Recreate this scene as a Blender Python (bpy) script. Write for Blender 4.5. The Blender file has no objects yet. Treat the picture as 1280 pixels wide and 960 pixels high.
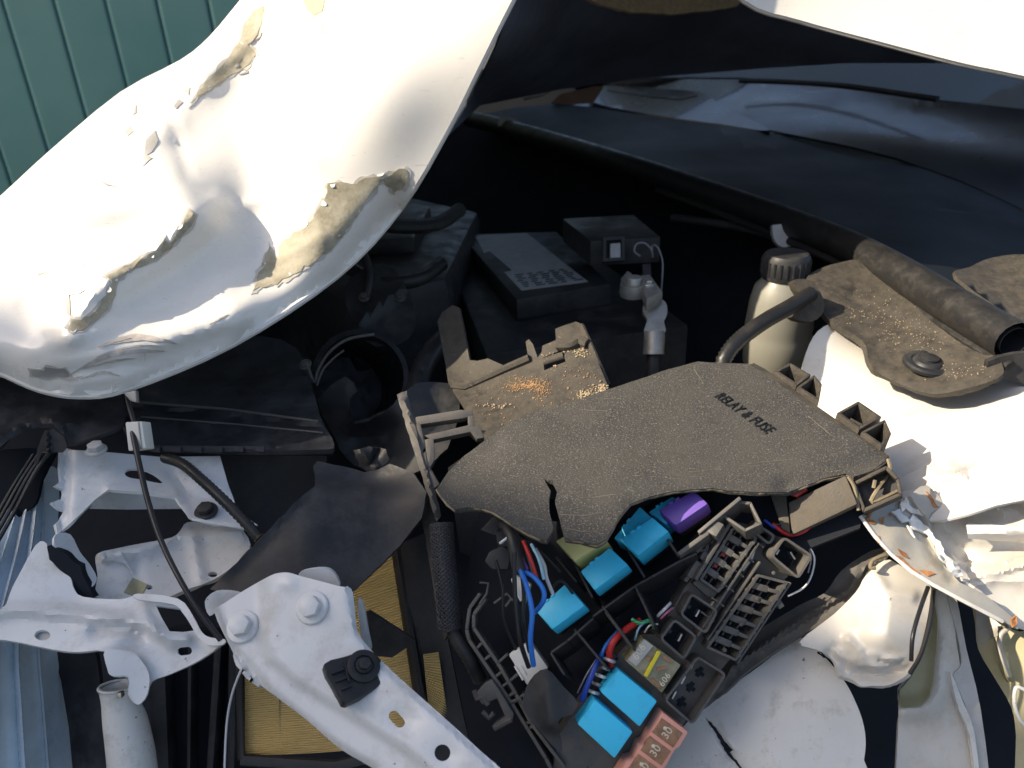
import bpy, bmesh, math, random
import numpy as np
from mathutils import Vector, Matrix
from mathutils.geometry import delaunay_2d_cdt
from mathutils.bvhtree import BVHTree
random.seed(7); np.random.seed(7)
SC = bpy.context.scene
COL = SC.collection

# ------------------------------------------------------------------ camera
F = 950.0                                   # focal length in pixels of a 1280 wide picture
CAM = Vector((0, 0, 1.38))
ROT = (Matrix.Rotation(math.radians(90 - 26), 3, 'X') @ Matrix.Rotation(math.radians(-3.0), 3, 'Z'))
cd = bpy.data.cameras.new('camera'); cam = bpy.data.objects.new('camera', cd); COL.objects.link(cam)
cam.matrix_world = Matrix.Translation(CAM) @ ROT.to_4x4()
cd.sensor_width = 36; cd.lens = 36 * F / 1280; cd.clip_start = .01; cd.clip_end = 400
cd.dof.use_dof = True; cd.dof.focus_distance = .47; cd.dof.aperture_fstop = 11
SC.camera = cam
# ------------------------------------------------------------------ light
SUN = Vector((-.77, -.15, .60)).normalized()    # towards the sun
w = bpy.data.worlds.new('World'); SC.world = w; w.use_nodes = True
nt = w.node_tree; nt.nodes.clear()
sky = nt.nodes.new('ShaderNodeTexSky'); sky.sky_type = 'NISHITA'; sky.sun_disc = False; sky.dust_density = 3.5; sky.air_density = 1.0; sky.ozone_density = .6
sky.sun_elevation = math.asin(SUN.z); sky.sun_rotation = math.atan2(SUN.x, SUN.y)
bg = nt.nodes.new('ShaderNodeBackground'); bg.inputs[1].default_value = .12
wo = nt.nodes.new('ShaderNodeOutputWorld')
nt.links.new(sky.outputs[0], bg.inputs[0]); nt.links.new(bg.outputs[0], wo.inputs[0])
sl = bpy.data.lights.new('sun', 'SUN'); sl.energy = 4.7; sl.angle = math.radians(.53); sl.color = (1, .86, .66)
so = bpy.data.objects.new('sun', sl); COL.objects.link(so); so.location = (0, 0, 6)
so.rotation_euler = SUN.to_track_quat('Z', 'Y').to_euler()
SC.view_settings.view_transform = 'Standard'; SC.view_settings.look = 'None'
SC.view_settings.exposure = .85; SC.view_settings.gamma = 1

# ------------------------------------------------------------------ helpers
def P(x, y, d):
    return CAM + ROT @ Vector(((x - 640) / F * d, (480 - y) / F * d, -d))
class Plane:
    """a plane in the place, through the point seen at x, y at depth d; n is its normal in the camera's axes"""
    def __init__(s, x, y, d, n):
        s.p0 = Vector(((x - 640) / F * d, (480 - y) / F * d, -d)); s.n = Vector(n).normalized(); s.nw = ROT @ s.n
    def d(s, x, y):
        r = Vector(((x - 640) / F, (480 - y) / F, -1)); return s.n.dot(s.p0) / s.n.dot(r)
    def __call__(s, x, y): return s.d(x, y)
    def up(s, h):
        q = Plane(640, 480, 1, s.n); q.p0 = s.p0 + s.n * h; return q
    def pt(s, x, y, h=0): return P(x, y, s.d(x, y)) + s.nw * h
def hplane(x, y, d):                        # level plane
    return Plane(x, y, d, ROT.transposed() @ Vector((0, 0, 1)))
def tps(pts):
    A = np.array(pts, float); X = A[:, :2] / 300.; n = len(A)
    def U(r2): return np.where(r2 > 1e-12, .5 * r2 * np.log(np.maximum(r2, 1e-12)), 0)
    D = ((X[:, None] - X[None]) ** 2).sum(2)
    M = np.zeros((n + 3, n + 3)); M[:n, :n] = U(D) + np.eye(n) * 1e-3; M[:n, n] = 1; M[:n, n + 1:] = X; M[n:, :n] = M[:n, n:].T
    c = np.linalg.solve(M, np.r_[A[:, 2], 0, 0, 0])
    def f(x, y):
        q = np.array((x, y)) / 300.
        return float(U(((X - q) ** 2).sum(1)) @ c[:n] + c[n] + c[n + 1:] @ q)
    return f
def segd(px, py, a, b):
    ax, ay = a; bx, by = b; dx, dy = bx - ax, by - ay; L = dx * dx + dy * dy or 1e-9
    t = max(0, min(1, ((px - ax) * dx + (py - ay) * dy) / L))
    return math.hypot(px - ax - t * dx, py - ay - t * dy)
def ridge(line, wdt, amp):                  # positive amp stands towards the viewer
    def f(x, y):
        m = min(segd(x, y, line[i], line[i + 1]) for i in range(len(line) - 1)); return -amp * math.exp(-(m / wdt) ** 2)
    return f
def crease(line, wdt, amp):                 # sharp fold
    def f(x, y):
        m = min(segd(x, y, line[i], line[i + 1]) for i in range(len(line) - 1)); return -amp * math.exp(-m / wdt)
    return f
def blob(x0, y0, rx, ry, amp):
    return lambda x, y: -amp * math.exp(-((x - x0) / rx) ** 2 - ((y - y0) / ry) ** 2)
def plus(*fs): return lambda x, y: sum(f(x, y) for f in fs)
def inside(poly, x, y):
    c = False; n = len(poly); j = n - 1
    for i in range(n):
        xi, yi = poly[i]; xj, yj = poly[j]
        if (yi > y) != (yj > y) and x < (xj - xi) * (y - yi) / (yj - yi) + xi: c = not c
        j = i
    return c
def inside_np(poly, Q):
    c = np.zeros(len(Q), bool); n = len(poly); j = n - 1; x, y = Q[:, 0], Q[:, 1]
    for i in range(n):
        xi, yi = poly[i]; xj, yj = poly[j]
        if yi != yj: c ^= ((yi > y) != (yj > y)) & (x < (xj - xi) * (y - yi) / (yj - yi) + xi)
        j = i
    return c
def dens(poly, step, jag=0, closed=True):
    out = []; n = len(poly)
    for i in range(n if closed else n - 1):
        a = poly[i]; b = poly[(i + 1) % n]; k = max(1, int(math.hypot(b[0] - a[0], b[1] - a[1]) / step))
        for j in range(k):
            t = j / k; q = (random.uniform(-jag, jag), random.uniform(-jag, jag)) if jag else (0, 0)
            out.append((a[0] + (b[0] - a[0]) * t + q[0], a[1] + (b[1] - a[1]) * t + q[1]))
    if not closed: out.append(tuple(poly[-1]))
    return out
def smooth2(poly, n=6, closed=True):        # Catmull-Rom through 2-D or 3-D points
    m = len(poly); out = []
    for i in range(m if closed else m - 1):
        g = lambda k: np.array(poly[k % m] if closed else poly[max(0, min(m - 1, k))], float)
        p0, p1, p2, p3 = g(i - 1), g(i), g(i + 1), g(i + 2)
        for j in range(n):
            t = j / n
            out.append(tuple(.5 * (2 * p1 + (p2 - p0) * t + (2 * p0 - 5 * p1 + 4 * p2 - p3) * t * t + (3 * p1 - p0 - 3 * p2 + p3) * t ** 3)))
    if not closed: out.append(tuple(float(v) for v in poly[-1]))
    return out
def circ(x, y, rx, ry=None, n=20, rot=0):
    ry = ry or rx; c, s = math.cos(rot), math.sin(rot); o = []
    for i in range(n):
        a = 2 * math.pi * i / n; u, v = rx * math.cos(a), ry * math.sin(a); o.append((x + u * c - v * s, y + u * s + v * c))
    return o

def link(name, me, mat, parent=None, smooth=True, angle=35):
    if smooth:
        me.polygons.foreach_set('use_smooth', [True] * len(me.polygons)); me.set_sharp_from_angle(angle=math.radians(angle))
    if mat: me.materials.append(MATS[mat] if isinstance(mat, str) else mat)
    o = bpy.data.objects.new(name, me); COL.objects.link(o)
    if parent: o.parent = parent
    return o
def tag(o, label, cat, group=None, kind=None):
    o['label'] = label; o['category'] = cat
    if group: o['group'] = group
    if kind: o['kind'] = kind
    return o
def thing(name, label, cat, group=None):
    o = bpy.data.objects.new(name, None); o.empty_display_size = .02; COL.objects.link(o); return tag(o, label, cat, group)

def sheet_mesh(name, outline, dep, thick=.0015, holes=(), res=9, jag=0, curl=None, away=None):
    """sheet of real thickness: outline given as seen, dep(x, y) the depth of each point of it"""
    pts = dens(outline, res, jag); ed = [(i, (i + 1) % len(pts)) for i in range(len(pts))]
    ol = list(pts); hs = []
    for h in holes:
        hp = dens(h, res); b = len(pts); pts += hp; ed += [(b + i, b + (i + 1) % len(hp)) for i in range(len(hp))]; hs.append(hp)
    xs = [p[0] for p in ol]; ys = [p[1] for p in ol]; bd = list(pts)
    gx = np.arange(min(xs) + res * .5, max(xs), res); gy = np.arange(min(ys) + res * .5, max(ys), res * .87)
    B = np.array(bd)
    G = np.array([(xx + (res * .5 if r % 2 else 0), yy) for r, yy in enumerate(gy) for xx in gx]).reshape(-1, 2)
    if len(G):
        G += np.random.uniform(-.12, .12, G.shape) * res; G = G[inside_np(ol, G)]
        for h in hs: G = G[~inside_np(h, G)]
        keep = [((B - q) ** 2).sum(1).min() > (res * .45) ** 2 for q in G]; pts += [tuple(q) for q, k in zip(G, keep) if k]
    v2, e2, f2, *_ = delaunay_2d_cdt([Vector(p) for p in pts], ed, [], 0, 1e-4)
    VA = np.array([tuple(v) for v in v2]); C = np.array([VA[list(f)].mean(0) for f in f2]); ok = inside_np(ol, C)
    for h in hs: ok &= ~inside_np(h, C)
    fs = [f for f, k in zip(f2, ok) if k]
    V = [P(v.x, v.y, dep(v.x, v.y)) for v in v2]
    N = [Vector((0, 0, 0)) for _ in V]; FF = []
    for f in fs:
        n = (V[f[1]] - V[f[0]]).cross(V[f[2]] - V[f[0]])
        if n.dot(CAM - V[f[0]]) < 0: f = f[::-1]; n = -n
        FF.append(tuple(f))
        for i in f: N[i] += n
    ec = {}
    for f in FF:
        for a, b in zip(f, f[1:] + f[:1]): ec[(a, b)] = 1
    rim = [(a, b) for (a, b) in ec if (b, a) not in ec]
    nv = len(V)
    back = [v - (n.normalized() if n.length else Vector((0, 0, 0))) * thick for v, n in zip(V, N)]
    faces = FF + [tuple(i + nv for i in f[::-1]) for f in FF] + [(a, a + nv, b + nv, b)[::-1] for a, b in rim]
    me = bpy.data.meshes.new(name); me.from_pydata([tuple(v) for v in V + back], [], faces)
    bm = bmesh.new(); bm.from_mesh(me)
    bmesh.ops.delete(bm, geom=[v for v in bm.verts if not v.link_faces], context='VERTS')
    bmesh.ops.recalc_face_normals(bm, faces=bm.faces); bm.to_mesh(me); bm.free()
    return me
def sheet(name, outline, dep, mat, parent=None, **k): return link(name, sheet_mesh(name, outline, dep, **k), mat, parent)
def bvh_of(o):
    me = o.data; return BVHTree.FromPolygons([v.co.copy() for v in me.vertices], [tuple(p.vertices) for p in me.polygons])
def on(bvh, off=.0):
    """depth function of the surface of something already built"""
    def f(x, y):
        r = (P(x, y, 1) - CAM); L = r.length; hit = bvh.ray_cast(CAM, r / L)
        if hit[0] is None: hit = bvh.find_nearest(P(x, y, f.last))
        f.last = (hit[0] - CAM).length / L - off
        return f.last
    f.last = .55; return f

def inset(q, wd):
    n = len(q); A = sum(q[i][0] * q[(i + 1) % n][1] - q[(i + 1) % n][0] * q[i][1] for i in range(n)); sg = 1 if A > 0 else -1; out = []
    for i in range(n):
        p, a, b = np.array(q[i], float), np.array(q[i - 1], float), np.array(q[(i + 1) % n], float)
        u = (p - a) / (np.linalg.norm(p - a) or 1); v = (b - p) / (np.linalg.norm(b - p) or 1)
        m = np.array((-u[1] - v[1], u[0] + v[0])) * sg; L = np.linalg.norm(m); m = m / L if L else m
        out.append(tuple(p + m * wd / max(.35, L / 2)))
    return out
def rnd(q, r, k=4):
    out = []; n = len(q)
    for i in range(n):
        p, a, b = np.array(q[i], float), np.array(q[i - 1], float), np.array(q[(i + 1) % n], float)
        s0 = p + (a - p) / np.linalg.norm(a - p) * r; s1 = p + (b - p) / np.linalg.norm(b - p) * r
        for j in range(k + 1):
            t = j / k; out.append(tuple((1 - t) ** 2 * s0 + 2 * t * (1 - t) * p + t * t * s1))
    return out
class MB:
    def __init__(s): s.bm = bmesh.new()
    def prism(s, top, bot, bevel=0, seg=2):
        a = [s.bm.verts.new(p) for p in top]; b = [s.bm.verts.new(p) for p in bot]; n = len(a); fs = [s.bm.faces.new(a), s.bm.faces.new(b[::-1])]
        for i in range(n): fs.append(s.bm.faces.new((a[i], b[i], b[(i + 1) % n], a[(i + 1) % n])))
        bmesh.ops.recalc_face_normals(s.bm, faces=fs)
        if bevel:
            es = list({e for f in fs for e in f.edges}); bmesh.ops.bevel(s.bm, geom=es, offset=bevel, segments=seg, affect='EDGES', profile=.6, clamp_overlap=True)
        return s
    def on(s, pl, quad, h0, h1, bevel=0, grow=0):
        c = (sum(p[0] for p in quad) / len(quad), sum(p[1] for p in quad) / len(quad))
        q2 = [(p[0] + (p[0] - c[0]) * grow, p[1] + (p[1] - c[1]) * grow) for p in quad]
        return s.prism([pl.pt(*p, h1) for p in quad], [pl.pt(*p, h0) for p in q2], bevel)
    def wall(s, pl, a, b, wd, h0, h1, bevel=0):
        dx, dy = b[0] - a[0], b[1] - a[1]; L = math.hypot(dx, dy) or 1; nx, ny = -dy / L * wd / 2, dx / L * wd / 2
        return s.on(pl, [(a[0] + nx, a[1] + ny), (b[0] + nx, b[1] + ny), (b[0] - nx, b[1] - ny), (a[0] - nx, a[1] - ny)], h0, h1, bevel)
    def ring(s, pl, quad, wd, h0, h1, bevel=0):
        n = len(quad); inn = inset(quad, wd)
        for i in range(n):
            j = (i + 1) % n; s.on(pl, [quad[i], quad[j], inn[j], inn[i]], h0, h1, bevel)
        return s
    def tube(s, pts, r, seg=10, rib=0, ribn=0, flat=1, cap=True):
        pts = [Vector(p) for p in pts]; n = len(pts); rings = []; up = None
        rr = r if hasattr(r, '__len__') else [r] * n
        for i in range(n):
            t = (pts[min(n - 1, i + 1)] - pts[max(0, i - 1)]).normalized()
            if up is None: up = t.orthogonal().normalized()
            up = (up - t * up.dot(t)).normalized(); sd = t.cross(up)
            q = rr[min(i, len(rr) - 1)] * (1 + (rib * (1 if i % 2 else -1) if rib else 0))
            rings.append([s.bm.verts.new(pts[i] + (up * math.cos(a) + sd * math.sin(a) * flat) * q) for a in (2 * math.pi * k / seg for k in range(seg))])
        for a, b in zip(rings, rings[1:]):
            for k in range(seg): s.bm.faces.new((a[k], a[(k + 1) % seg], b[(k + 1) % seg], b[k]))
        if cap: s.bm.faces.new(rings[0][::-1]); s.bm.faces.new(rings[-1])
        return s
    def lathe(s, o, ax, prof, seg=28):
        ax = Vector(ax).normalized(); u = ax.orthogonal().normalized(); v = ax.cross(u); rs = []
        for r, h in prof: rs.append([s.bm.verts.new(o + ax * h + (u * math.cos(a) + v * math.sin(a)) * max(r, 1e-5)) for a in (2 * math.pi * k / seg for k in range(seg))])
        fs = []
        for a, b in zip(rs, rs[1:]):
            for k in range(seg): fs.append(s.bm.faces.new((a[k], a[(k + 1) % seg], b[(k + 1) % seg], b[k])))
        fs += [s.bm.faces.new(rs[0][::-1]), s.bm.faces.new(rs[-1])]
        return s
    def build(s, name, mat, parent=None, angle=35):
        bmesh.ops.recalc_face_normals(s.bm, faces=s.bm.faces)
        me = bpy.data.meshes.new(name); s.bm.to_mesh(me); s.bm.free(); return link(name, me, mat, parent, True, angle)
def tubepx(name, pts, rpx, mat, parent=None, n=6, rib=0, step=None, seg=10, flat=1):
    """tube through points (x, y, depth); rpx radius in pixels at its own depth"""
    sp = smooth2(pts, n, False); W = [P(*p) for p in sp]; R = [rpx * p[2] / F for p in sp]
    if step:                                # resample for ribs
        out = [W[0]]; acc = 0
        for a, b in zip(W, W[1:]):
            L = (b - a).length; t = step - acc
            while t <= L: out.append(a.lerp(b, t / L)); t += step
            acc = L - (t - step)
        W = out; R = [float(np.mean(R))] * len(W)
    return MB().tube(W, R, seg, rib, 0, flat).build(name, mat, parent, 60 if not rib else 80)
def bolt(o, ax, r, name, mat, parent, flange=1.5):
    m = MB(); ax = Vector(ax).normalized()
    m.lathe(o, ax, [(r * flange, 0), (r * flange, r * .25), (r * flange * .93, r * .38), (r * 1.0, r * .42)], 24)
    u = ax.orthogonal().normalized(); v = ax.cross(u); tp = []; bt = []
    for k in range(6):
        a = math.pi / 3 * k + .3; q = u * math.cos(a) + v * math.sin(a); bt.append(o + q * r * 1.05 + ax * r * .3); tp.append(o + q * r + ax * r * 1.15)
    m.prism(tp, bt, r * .12); return m.build(name, mat, parent, 30)
def text(name, s, o, xdir, nrm, size, mat, parent, depth=.0003, squash=1):
    cu = bpy.data.curves.new(name, 'FONT'); cu.body = s; cu.size = size; cu.extrude = depth; cu.offset = -.012 * size * (name == 'lettering'); cu.align_x = 'LEFT'; cu.space_character = 1.1
    t = bpy.data.objects.new('tmp', cu); COL.objects.link(t)
    dg = bpy.context.evaluated_depsgraph_get(); me = bpy.data.meshes.new_from_object(t.evaluated_get(dg)); bpy.data.objects.remove(t)
    z = Vector(nrm).normalized(); x = (Vector(xdir) - z * z.dot(Vector(xdir))).normalized(); y = z.cross(x)
    M = Matrix((x, y * squash, z)).transposed().to_4x4(); M.translation = o; me.transform(M); me.materials.clear()
    return link(name, me, mat, parent, False)

# ------------------------------------------------------------------ materials
MATS = {}
def mat(name, c, rough=.5, metal=0, var=.12, vs=14, bump=.0, bs=400, dust=None, da=.5, ds=18, spec=.5, coat=0, speck=None, scratch=0, trans=0, ior=1.45, sss=0):
    m = bpy.data.materials.new(name); m.use_nodes = True; MATS[name] = m; N = m.node_tree.nodes; L = m.node_tree.links
    b = N['Principled BSDF']; tc = N.new('ShaderNodeTexCoord')
    def noise(sc, det=6, ro=.6):
        n = N.new('ShaderNodeTexNoise'); n.inputs['Scale'].default_value = sc; n.inputs['Detail'].default_value = det; n.inputs['Roughness'].default_value = ro
        L.new(tc.outputs['Object'], n.inputs['Vector']); return n
    def ramp(src, a, bb, lo=0, hi=1):
        r = N.new('ShaderNodeMapRange'); r.inputs[1].default_value = a; r.inputs[2].default_value = bb; r.inputs[3].default_value = lo; r.inputs[4].default_value = hi; r.clamp = True
        L.new(src, r.inputs[0]); return r.outputs[0]
    def mixc(f, a, bb):
        x = N.new('ShaderNodeMix'); x.data_type = 'RGBA'
        if hasattr(f, 'links') or hasattr(f, 'is_linked'): L.new(f, x.inputs[0])
        else: x.inputs[0].default_value = f
        for v, i in ((a, 6), (bb, 7)):
            if isinstance(v, tuple): x.inputs[i].default_value = (*v, 1)
            else: L.new(v, x.inputs[i])
        return x.outputs[2]
    n1 = noise(vs)
    col = mixc(ramp(n1.outputs[0], .3, .7), tuple(max(0, v * (1 - var)) for v in c), tuple(min(1, v * (1 + var)) for v in c))
    rg = ramp(noise(vs * 3).outputs[0], .3, .7, max(.02, rough - .09), min(1, rough + .09))
    if scratch:
        mp = N.new('ShaderNodeMapping'); mp.inputs['Scale'].default_value = (1, 14, 9); mp.inputs['Rotation'].default_value = (.3, .2, .5); L.new(tc.outputs['Object'], mp.inputs[0])
        ns = N.new('ShaderNodeTexNoise'); ns.inputs['Scale'].default_value = 40; ns.inputs['Detail'].default_value = 8; L.new(mp.outputs[0], ns.inputs['Vector'])
        col = mixc(ramp(ns.outputs[0], .66, .72, 0, scratch), col, (.25, .24, .22))
    if speck:
        col = mixc(ramp(noise(speck[1], 2).outputs[0], speck[2], speck[2] + .06), col, speck[0])
    if dust:
        d1 = ramp(noise(ds, 9, .75).outputs[0], .56 - da * .4, .86 - da * .25)
        col = mixc(d1, col, dust); mx = N.new('ShaderNodeMix'); L.new(d1, mx.inputs[0]); L.new(rg, mx.inputs[2]); mx.inputs[3].default_value = .95; rg = mx.outputs[0]
    L.new(col, b.inputs['Base Color']); L.new(rg, b.inputs['Roughness'])
    b.inputs['Metallic'].default_value = metal; b.inputs['Specular IOR Level'].default_value = spec; b.inputs['Coat Weight'].default_value = coat; b.inputs['Coat Roughness'].default_value = .08
    b.inputs['Transmission Weight'].default_value = trans; b.inputs['IOR'].default_value = ior
    if sss: b.inputs['Subsurface Weight'].default_value = sss; b.inputs['Subsurface Radius'].default_value = (.006, .006, .005); b.inputs['Subsurface Scale'].default_value = 1
    if bump:
        bp = N.new('ShaderNodeBump'); bp.inputs['Strength'].default_value = bump; bp.inputs['Distance'].default_value = .0008
        L.new(noise(bs, 3).outputs[0], bp.inputs['Height']); L.new(bp.outputs[0], b.inputs['Normal'])
    return m
SAND = (.33, .25, .16)
mat('white_paint', (.7, .685, .65), .36, var=.05, vs=30, coat=.3, bump=.06, bs=60, dust=(.42, .34, .26), da=.06, ds=38)
mat('hood_paint', (.77, .74, .68), .3, var=.03, coat=.35, scratch=.3, bump=.12, bs=14, speck=((.4, .37, .32), 260, .74))
mat('primer', (.30, .265, .18), .55, var=.2, vs=60, bump=.3, bs=300, dust=(.5, .47, .38), da=.35, ds=60)
mat('bare_metal', (.40, .385, .35), .5, .25, var=.15, vs=40, bump=.15, bs=200)
mat('dirty_white', (.66, .65, .62), .45, var=.06, vs=25, dust=(.36, .33, .28), da=.08, ds=70, speck=((.1, .095, .09), 330, .70), bump=.08, bs=60)
mat('cool_white', (.68, .68, .675), .4, var=.06, vs=20, coat=.2, dust=(.43, .4, .36), da=.15, ds=38, speck=((.16, .15, .14), 230, .72), bump=.06, bs=120)
mat('grey_paint', (.47, .47, .46), .5, var=.15, vs=25, dust=(.35, .31, .26), da=.3, ds=30)
mat('scrape', (.47, .42, .37), .6, var=.25, vs=150, bump=.2, bs=300, dust=(.65, .61, .55), da=.3, ds=120)
mat('old_primer', (.5, .47, .41), .6, var=.15, vs=80, bump=.2, bs=300)
mat('olive', (.36, .33, .19), .5, var=.12, vs=30, dust=(.42, .39, .3), da=.2, ds=30)
mat('rusty_metal', (.42, .40, .35), .5, .3, var=.15, vs=40, bump=.2, bs=200, dust=(.38, .2, .08), da=.02, ds=55)
mat('rust', (.36, .16, .06), .9, var=.45, vs=120, bump=.4, bs=400)
mat('hood_under', (.11, .13, .18), .5, var=.2, bump=.1, bs=120)
mat('black', (.022, .023, .025), .48, var=.25, bump=.12, bs=500, dust=(.075, .07, .065), da=.25, ds=40)
mat('black_gloss', (.02, .026, .038), .3, var=.04, vs=4, spec=.9, coat=.5)
mat('dusty_black', (.03, .028, .025), .6, var=.25, vs=60, bump=.3, bs=900, dust=(.088, .075, .057), da=.55, ds=110, speck=((.16, .13, .09), 500, .66))
mat('cover_plastic', (.042, .041, .039), .72, var=.15, vs=30, bump=.8, bs=900, speck=((.15, .137, .118), 950, .57), dust=(.07, .066, .058), da=.45, ds=40)
mat('plate_plastic', (.075, .067, .055), .65, var=.2, vs=60, bump=.4, bs=700, dust=(.12, .1, .075), da=.4, ds=50)
mat('cowl_plastic', (.010, .013, .018), .6, var=.04, vs=2, bump=.05, bs=500, spec=.2)
mat('far_panel', (.3, .3, .3), .5)
mat('far_brown', (.16, .1, .07), .7)
mat('scuff', (.14, .125, .1), .85, var=.3, vs=300)
mat('cover_edge', (.2, .165, .11), .8, var=.25, vs=90, bump=.5, bs=500)
mat('letter', (.006, .006, .006), .5)
mat('rubber', (.017, .017, .0175), .4, var=.12, bump=.1, bs=300, dust=(.04, .036, .031), da=.22, ds=80)
mat('flap', (.016, .016, .018), .5, var=.2, bump=.2, bs=250, dust=(.075, .075, .08), da=.3, ds=26)
mat('block', (.085, .084, .082), .5, var=.2, vs=80, bump=.2, bs=700, dust=(.15, .125, .095), da=.3, ds=90)
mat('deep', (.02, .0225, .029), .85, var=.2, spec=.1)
mat('cyan', (.06, .62, .93), .4, var=.04, vs=40, bump=.08, bs=700, dust=(.12, .3, .4), da=.02, ds=60)
mat('purple', (.16, .09, .42), .45, var=.06, bump=.08, bs=700)
mat('yellow', (.82, .74, .3), .5, var=.08, bump=.1, bs=500)
mat('yellow_strip', (.75, .62, .03), .4, var=.04)
mat('pink', (.8, .36, .27), .4, var=.06, bump=.08)
mat('amber', (.33, .17, .09), .3, var=.35, vs=150, bump=.2, bs=300)
mat('clear_relay', (.23, .21, .12), .22, var=.45, vs=140, bump=.15, bs=300, coat=.4)
mat('print', (.72, .66, .5), .5, var=.03)
mat('connector_white', (.68, .66, .6), .45, var=.05, bump=.1)
mat('silver', (.52, .5, .46), .38, .85, var=.12, vs=60, bump=.2, bs=400)
mat('lead', (.42, .40, .36), .5, .6, var=.2, vs=80, bump=.35, bs=350)
mat('channel_grey', (.09, .085, .08), .55, var=.2, vs=40, bump=.15, bs=300, dust=(.13, .115, .095), da=.3, ds=60)
mat('filter', (.80, .63, .31), .85, var=.15, vs=20, bump=.2, bs=900)
mat('label', (.42, .42, .42), .6, var=.15, vs=60)
mat('label_line', (.05, .05, .05), .6)
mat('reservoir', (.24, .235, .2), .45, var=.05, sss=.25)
mat('braid', (.05, .05, .055), .55, var=.3, vs=700, bump=.8, bs=900)
mat('lens', (.58, .67, .73), .25, var=.18, vs=30, coat=.5, dust=(.6, .66, .7), da=.2, ds=20)
mat('lens_rib', (.68, .73, .77), .28, var=.1, vs=20, coat=.3)
mat('asphalt', (.05, .048, .045), .95, var=.3, vs=60, bump=.5, bs=200)
mat('siding', (.045, .13, .142), .5, var=.08, vs=1.5, bump=.03, bs=12)
mat('dirt', (.33, .20, .10), .95, var=.35, vs=300)
mat('sandy', (.36, .29, .19), .95, var=.2, vs=200, bump=.5, bs=900)
mat('dash', (.16, .18, .22), .5, var=.15, vs=8)
mat('fender_paint', (.6, .57, .515), .4, var=.06, vs=30, coat=.2, bump=.15, bs=90, dust=(.46, .38, .29), da=.2, ds=32, speck=((.25, .18, .1), 240, .73))
mat('tower', (.7, .67, .615), .35, var=.03, coat=.3, dust=(.5, .43, .33), da=.1, ds=22)
for nm, c in dict(wire_blue=(.03, .18, .62), wire_navy=(.02, .06, .36), wire_red=(.5, .03, .025), wire_black=(.015, .015, .017), wire_white=(.62, .63, .64), wire_grey=(.25, .25, .26), wire_violet=(.2, .07, .4), wire_lblue=(.3, .52, .65), wire_green=(.04, .35, .16), wire_yellow=(.5, .38, .06), wire_pink=(.6, .2, .3)).items():
    mat(nm, c, .38, var=.06)
# window glass: transparent with a Fresnel sheen
m = bpy.data.materials.new('glass'); m.use_nodes = True; MATS['glass'] = m; N = m.node_tree.nodes; L = m.node_tree.links; N.clear()
o_ = N.new('ShaderNodeOutputMaterial'); mx = N.new('ShaderNodeMixShader'); fr = N.new('ShaderNodeFresnel'); fr.inputs[0].default_value = 1.6
tr = N.new('ShaderNodeBsdfTransparent'); tr.inputs[0].default_value = (.62, .72, .74, 1); gl = N.new('ShaderNodeBsdfGlossy'); gl.inputs['Roughness'].default_value = .04
L.new(fr.outputs[0], mx.inputs[0]); L.new(tr.outputs[0], mx.inputs[1]); L.new(gl.outputs[0], mx.inputs[2]); df = N.new('ShaderNodeBsdfDiffuse'); df.inputs[0].default_value = (.5, .56, .62, 1); m2 = N.new('ShaderNodeMixShader'); m2.inputs[0].default_value = .22
L.new(mx.outputs[0], m2.inputs[1]); L.new(df.outputs[0], m2.inputs[2]); L.new(m2.outputs[0], o_.inputs[0])

# ================================================================== the place
me = bpy.data.meshes.new('ground'); bm = bmesh.new(); bmesh.ops.create_grid(bm, x_segments=2, y_segments=2, size=150); bm.to_mesh(me); bm.free()
g = link('ground', me, 'asphalt', None, False); g['kind'] = 'structure'

# green ribbed metal building behind, and the gable of the shed added out of view to shade the front of the car
def siding(parent, x0, x1, y, z0, z1, ax='x', gable=None):
    """upright ribbed panels of .23 m; ax 'x': wall along x at y; ax 'y': wall along y at x = y"""
    pw = .23; n = int((x1 - x0) / pw); prof = [(0, -.0035), (.006, 0), (.012, .004), (.02, .0045), (pw - .02, .0045), (pw - .01, .004), (pw - .004, 0), (pw - .001, -.0035)]
    for k in range(n):
        bm = bmesh.new(); a = []
        for u, h in prof:
            zt = z1 if gable is None else gable(x0 + k * pw + u)
            p = (lambda z: (x0 + k * pw + u, y - h, z)) if ax == 'x' else (lambda z: (y + h, x0 + k * pw + u, z))
            a.append((bm.verts.new(p(z0)), bm.verts.new(p(zt))))
        for q, r in zip(a, a[1:]): bm.faces.new((q[0], r[0], r[1], q[1]))
        me = bpy.data.meshes.new('siding_panel'); bm.to_mesh(me); bm.free(); link('siding_panel', me, 'siding', parent, False)
gb = thing('metal_building', 'green ribbed metal building behind the crumpled hood', 'building')
siding(gb, -5.2, -.35, 3.9, 0, 4)
def boxm(name, a, b, mat, parent, bev=0):
    m = MB(); x0, y0, z0 = a; x1, y1, z1 = b
    m.prism([(x0, y0, z1), (x1, y0, z1), (x1, y1, z1), (x0, y1, z1)], [(x0, y0, z0), (x1, y0, z0), (x1, y1, z0), (x0, y1, z0)], bev); return m.build(name, mat, parent)
boxm('wall', (-5.2, 3.912, 0), (-.38, 7, 3.98), 'siding', gb)
boxm('roof', (-5.4, 3.7, 4.0), (-.2, 7.2, 4.1), 'siding', gb)

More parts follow.
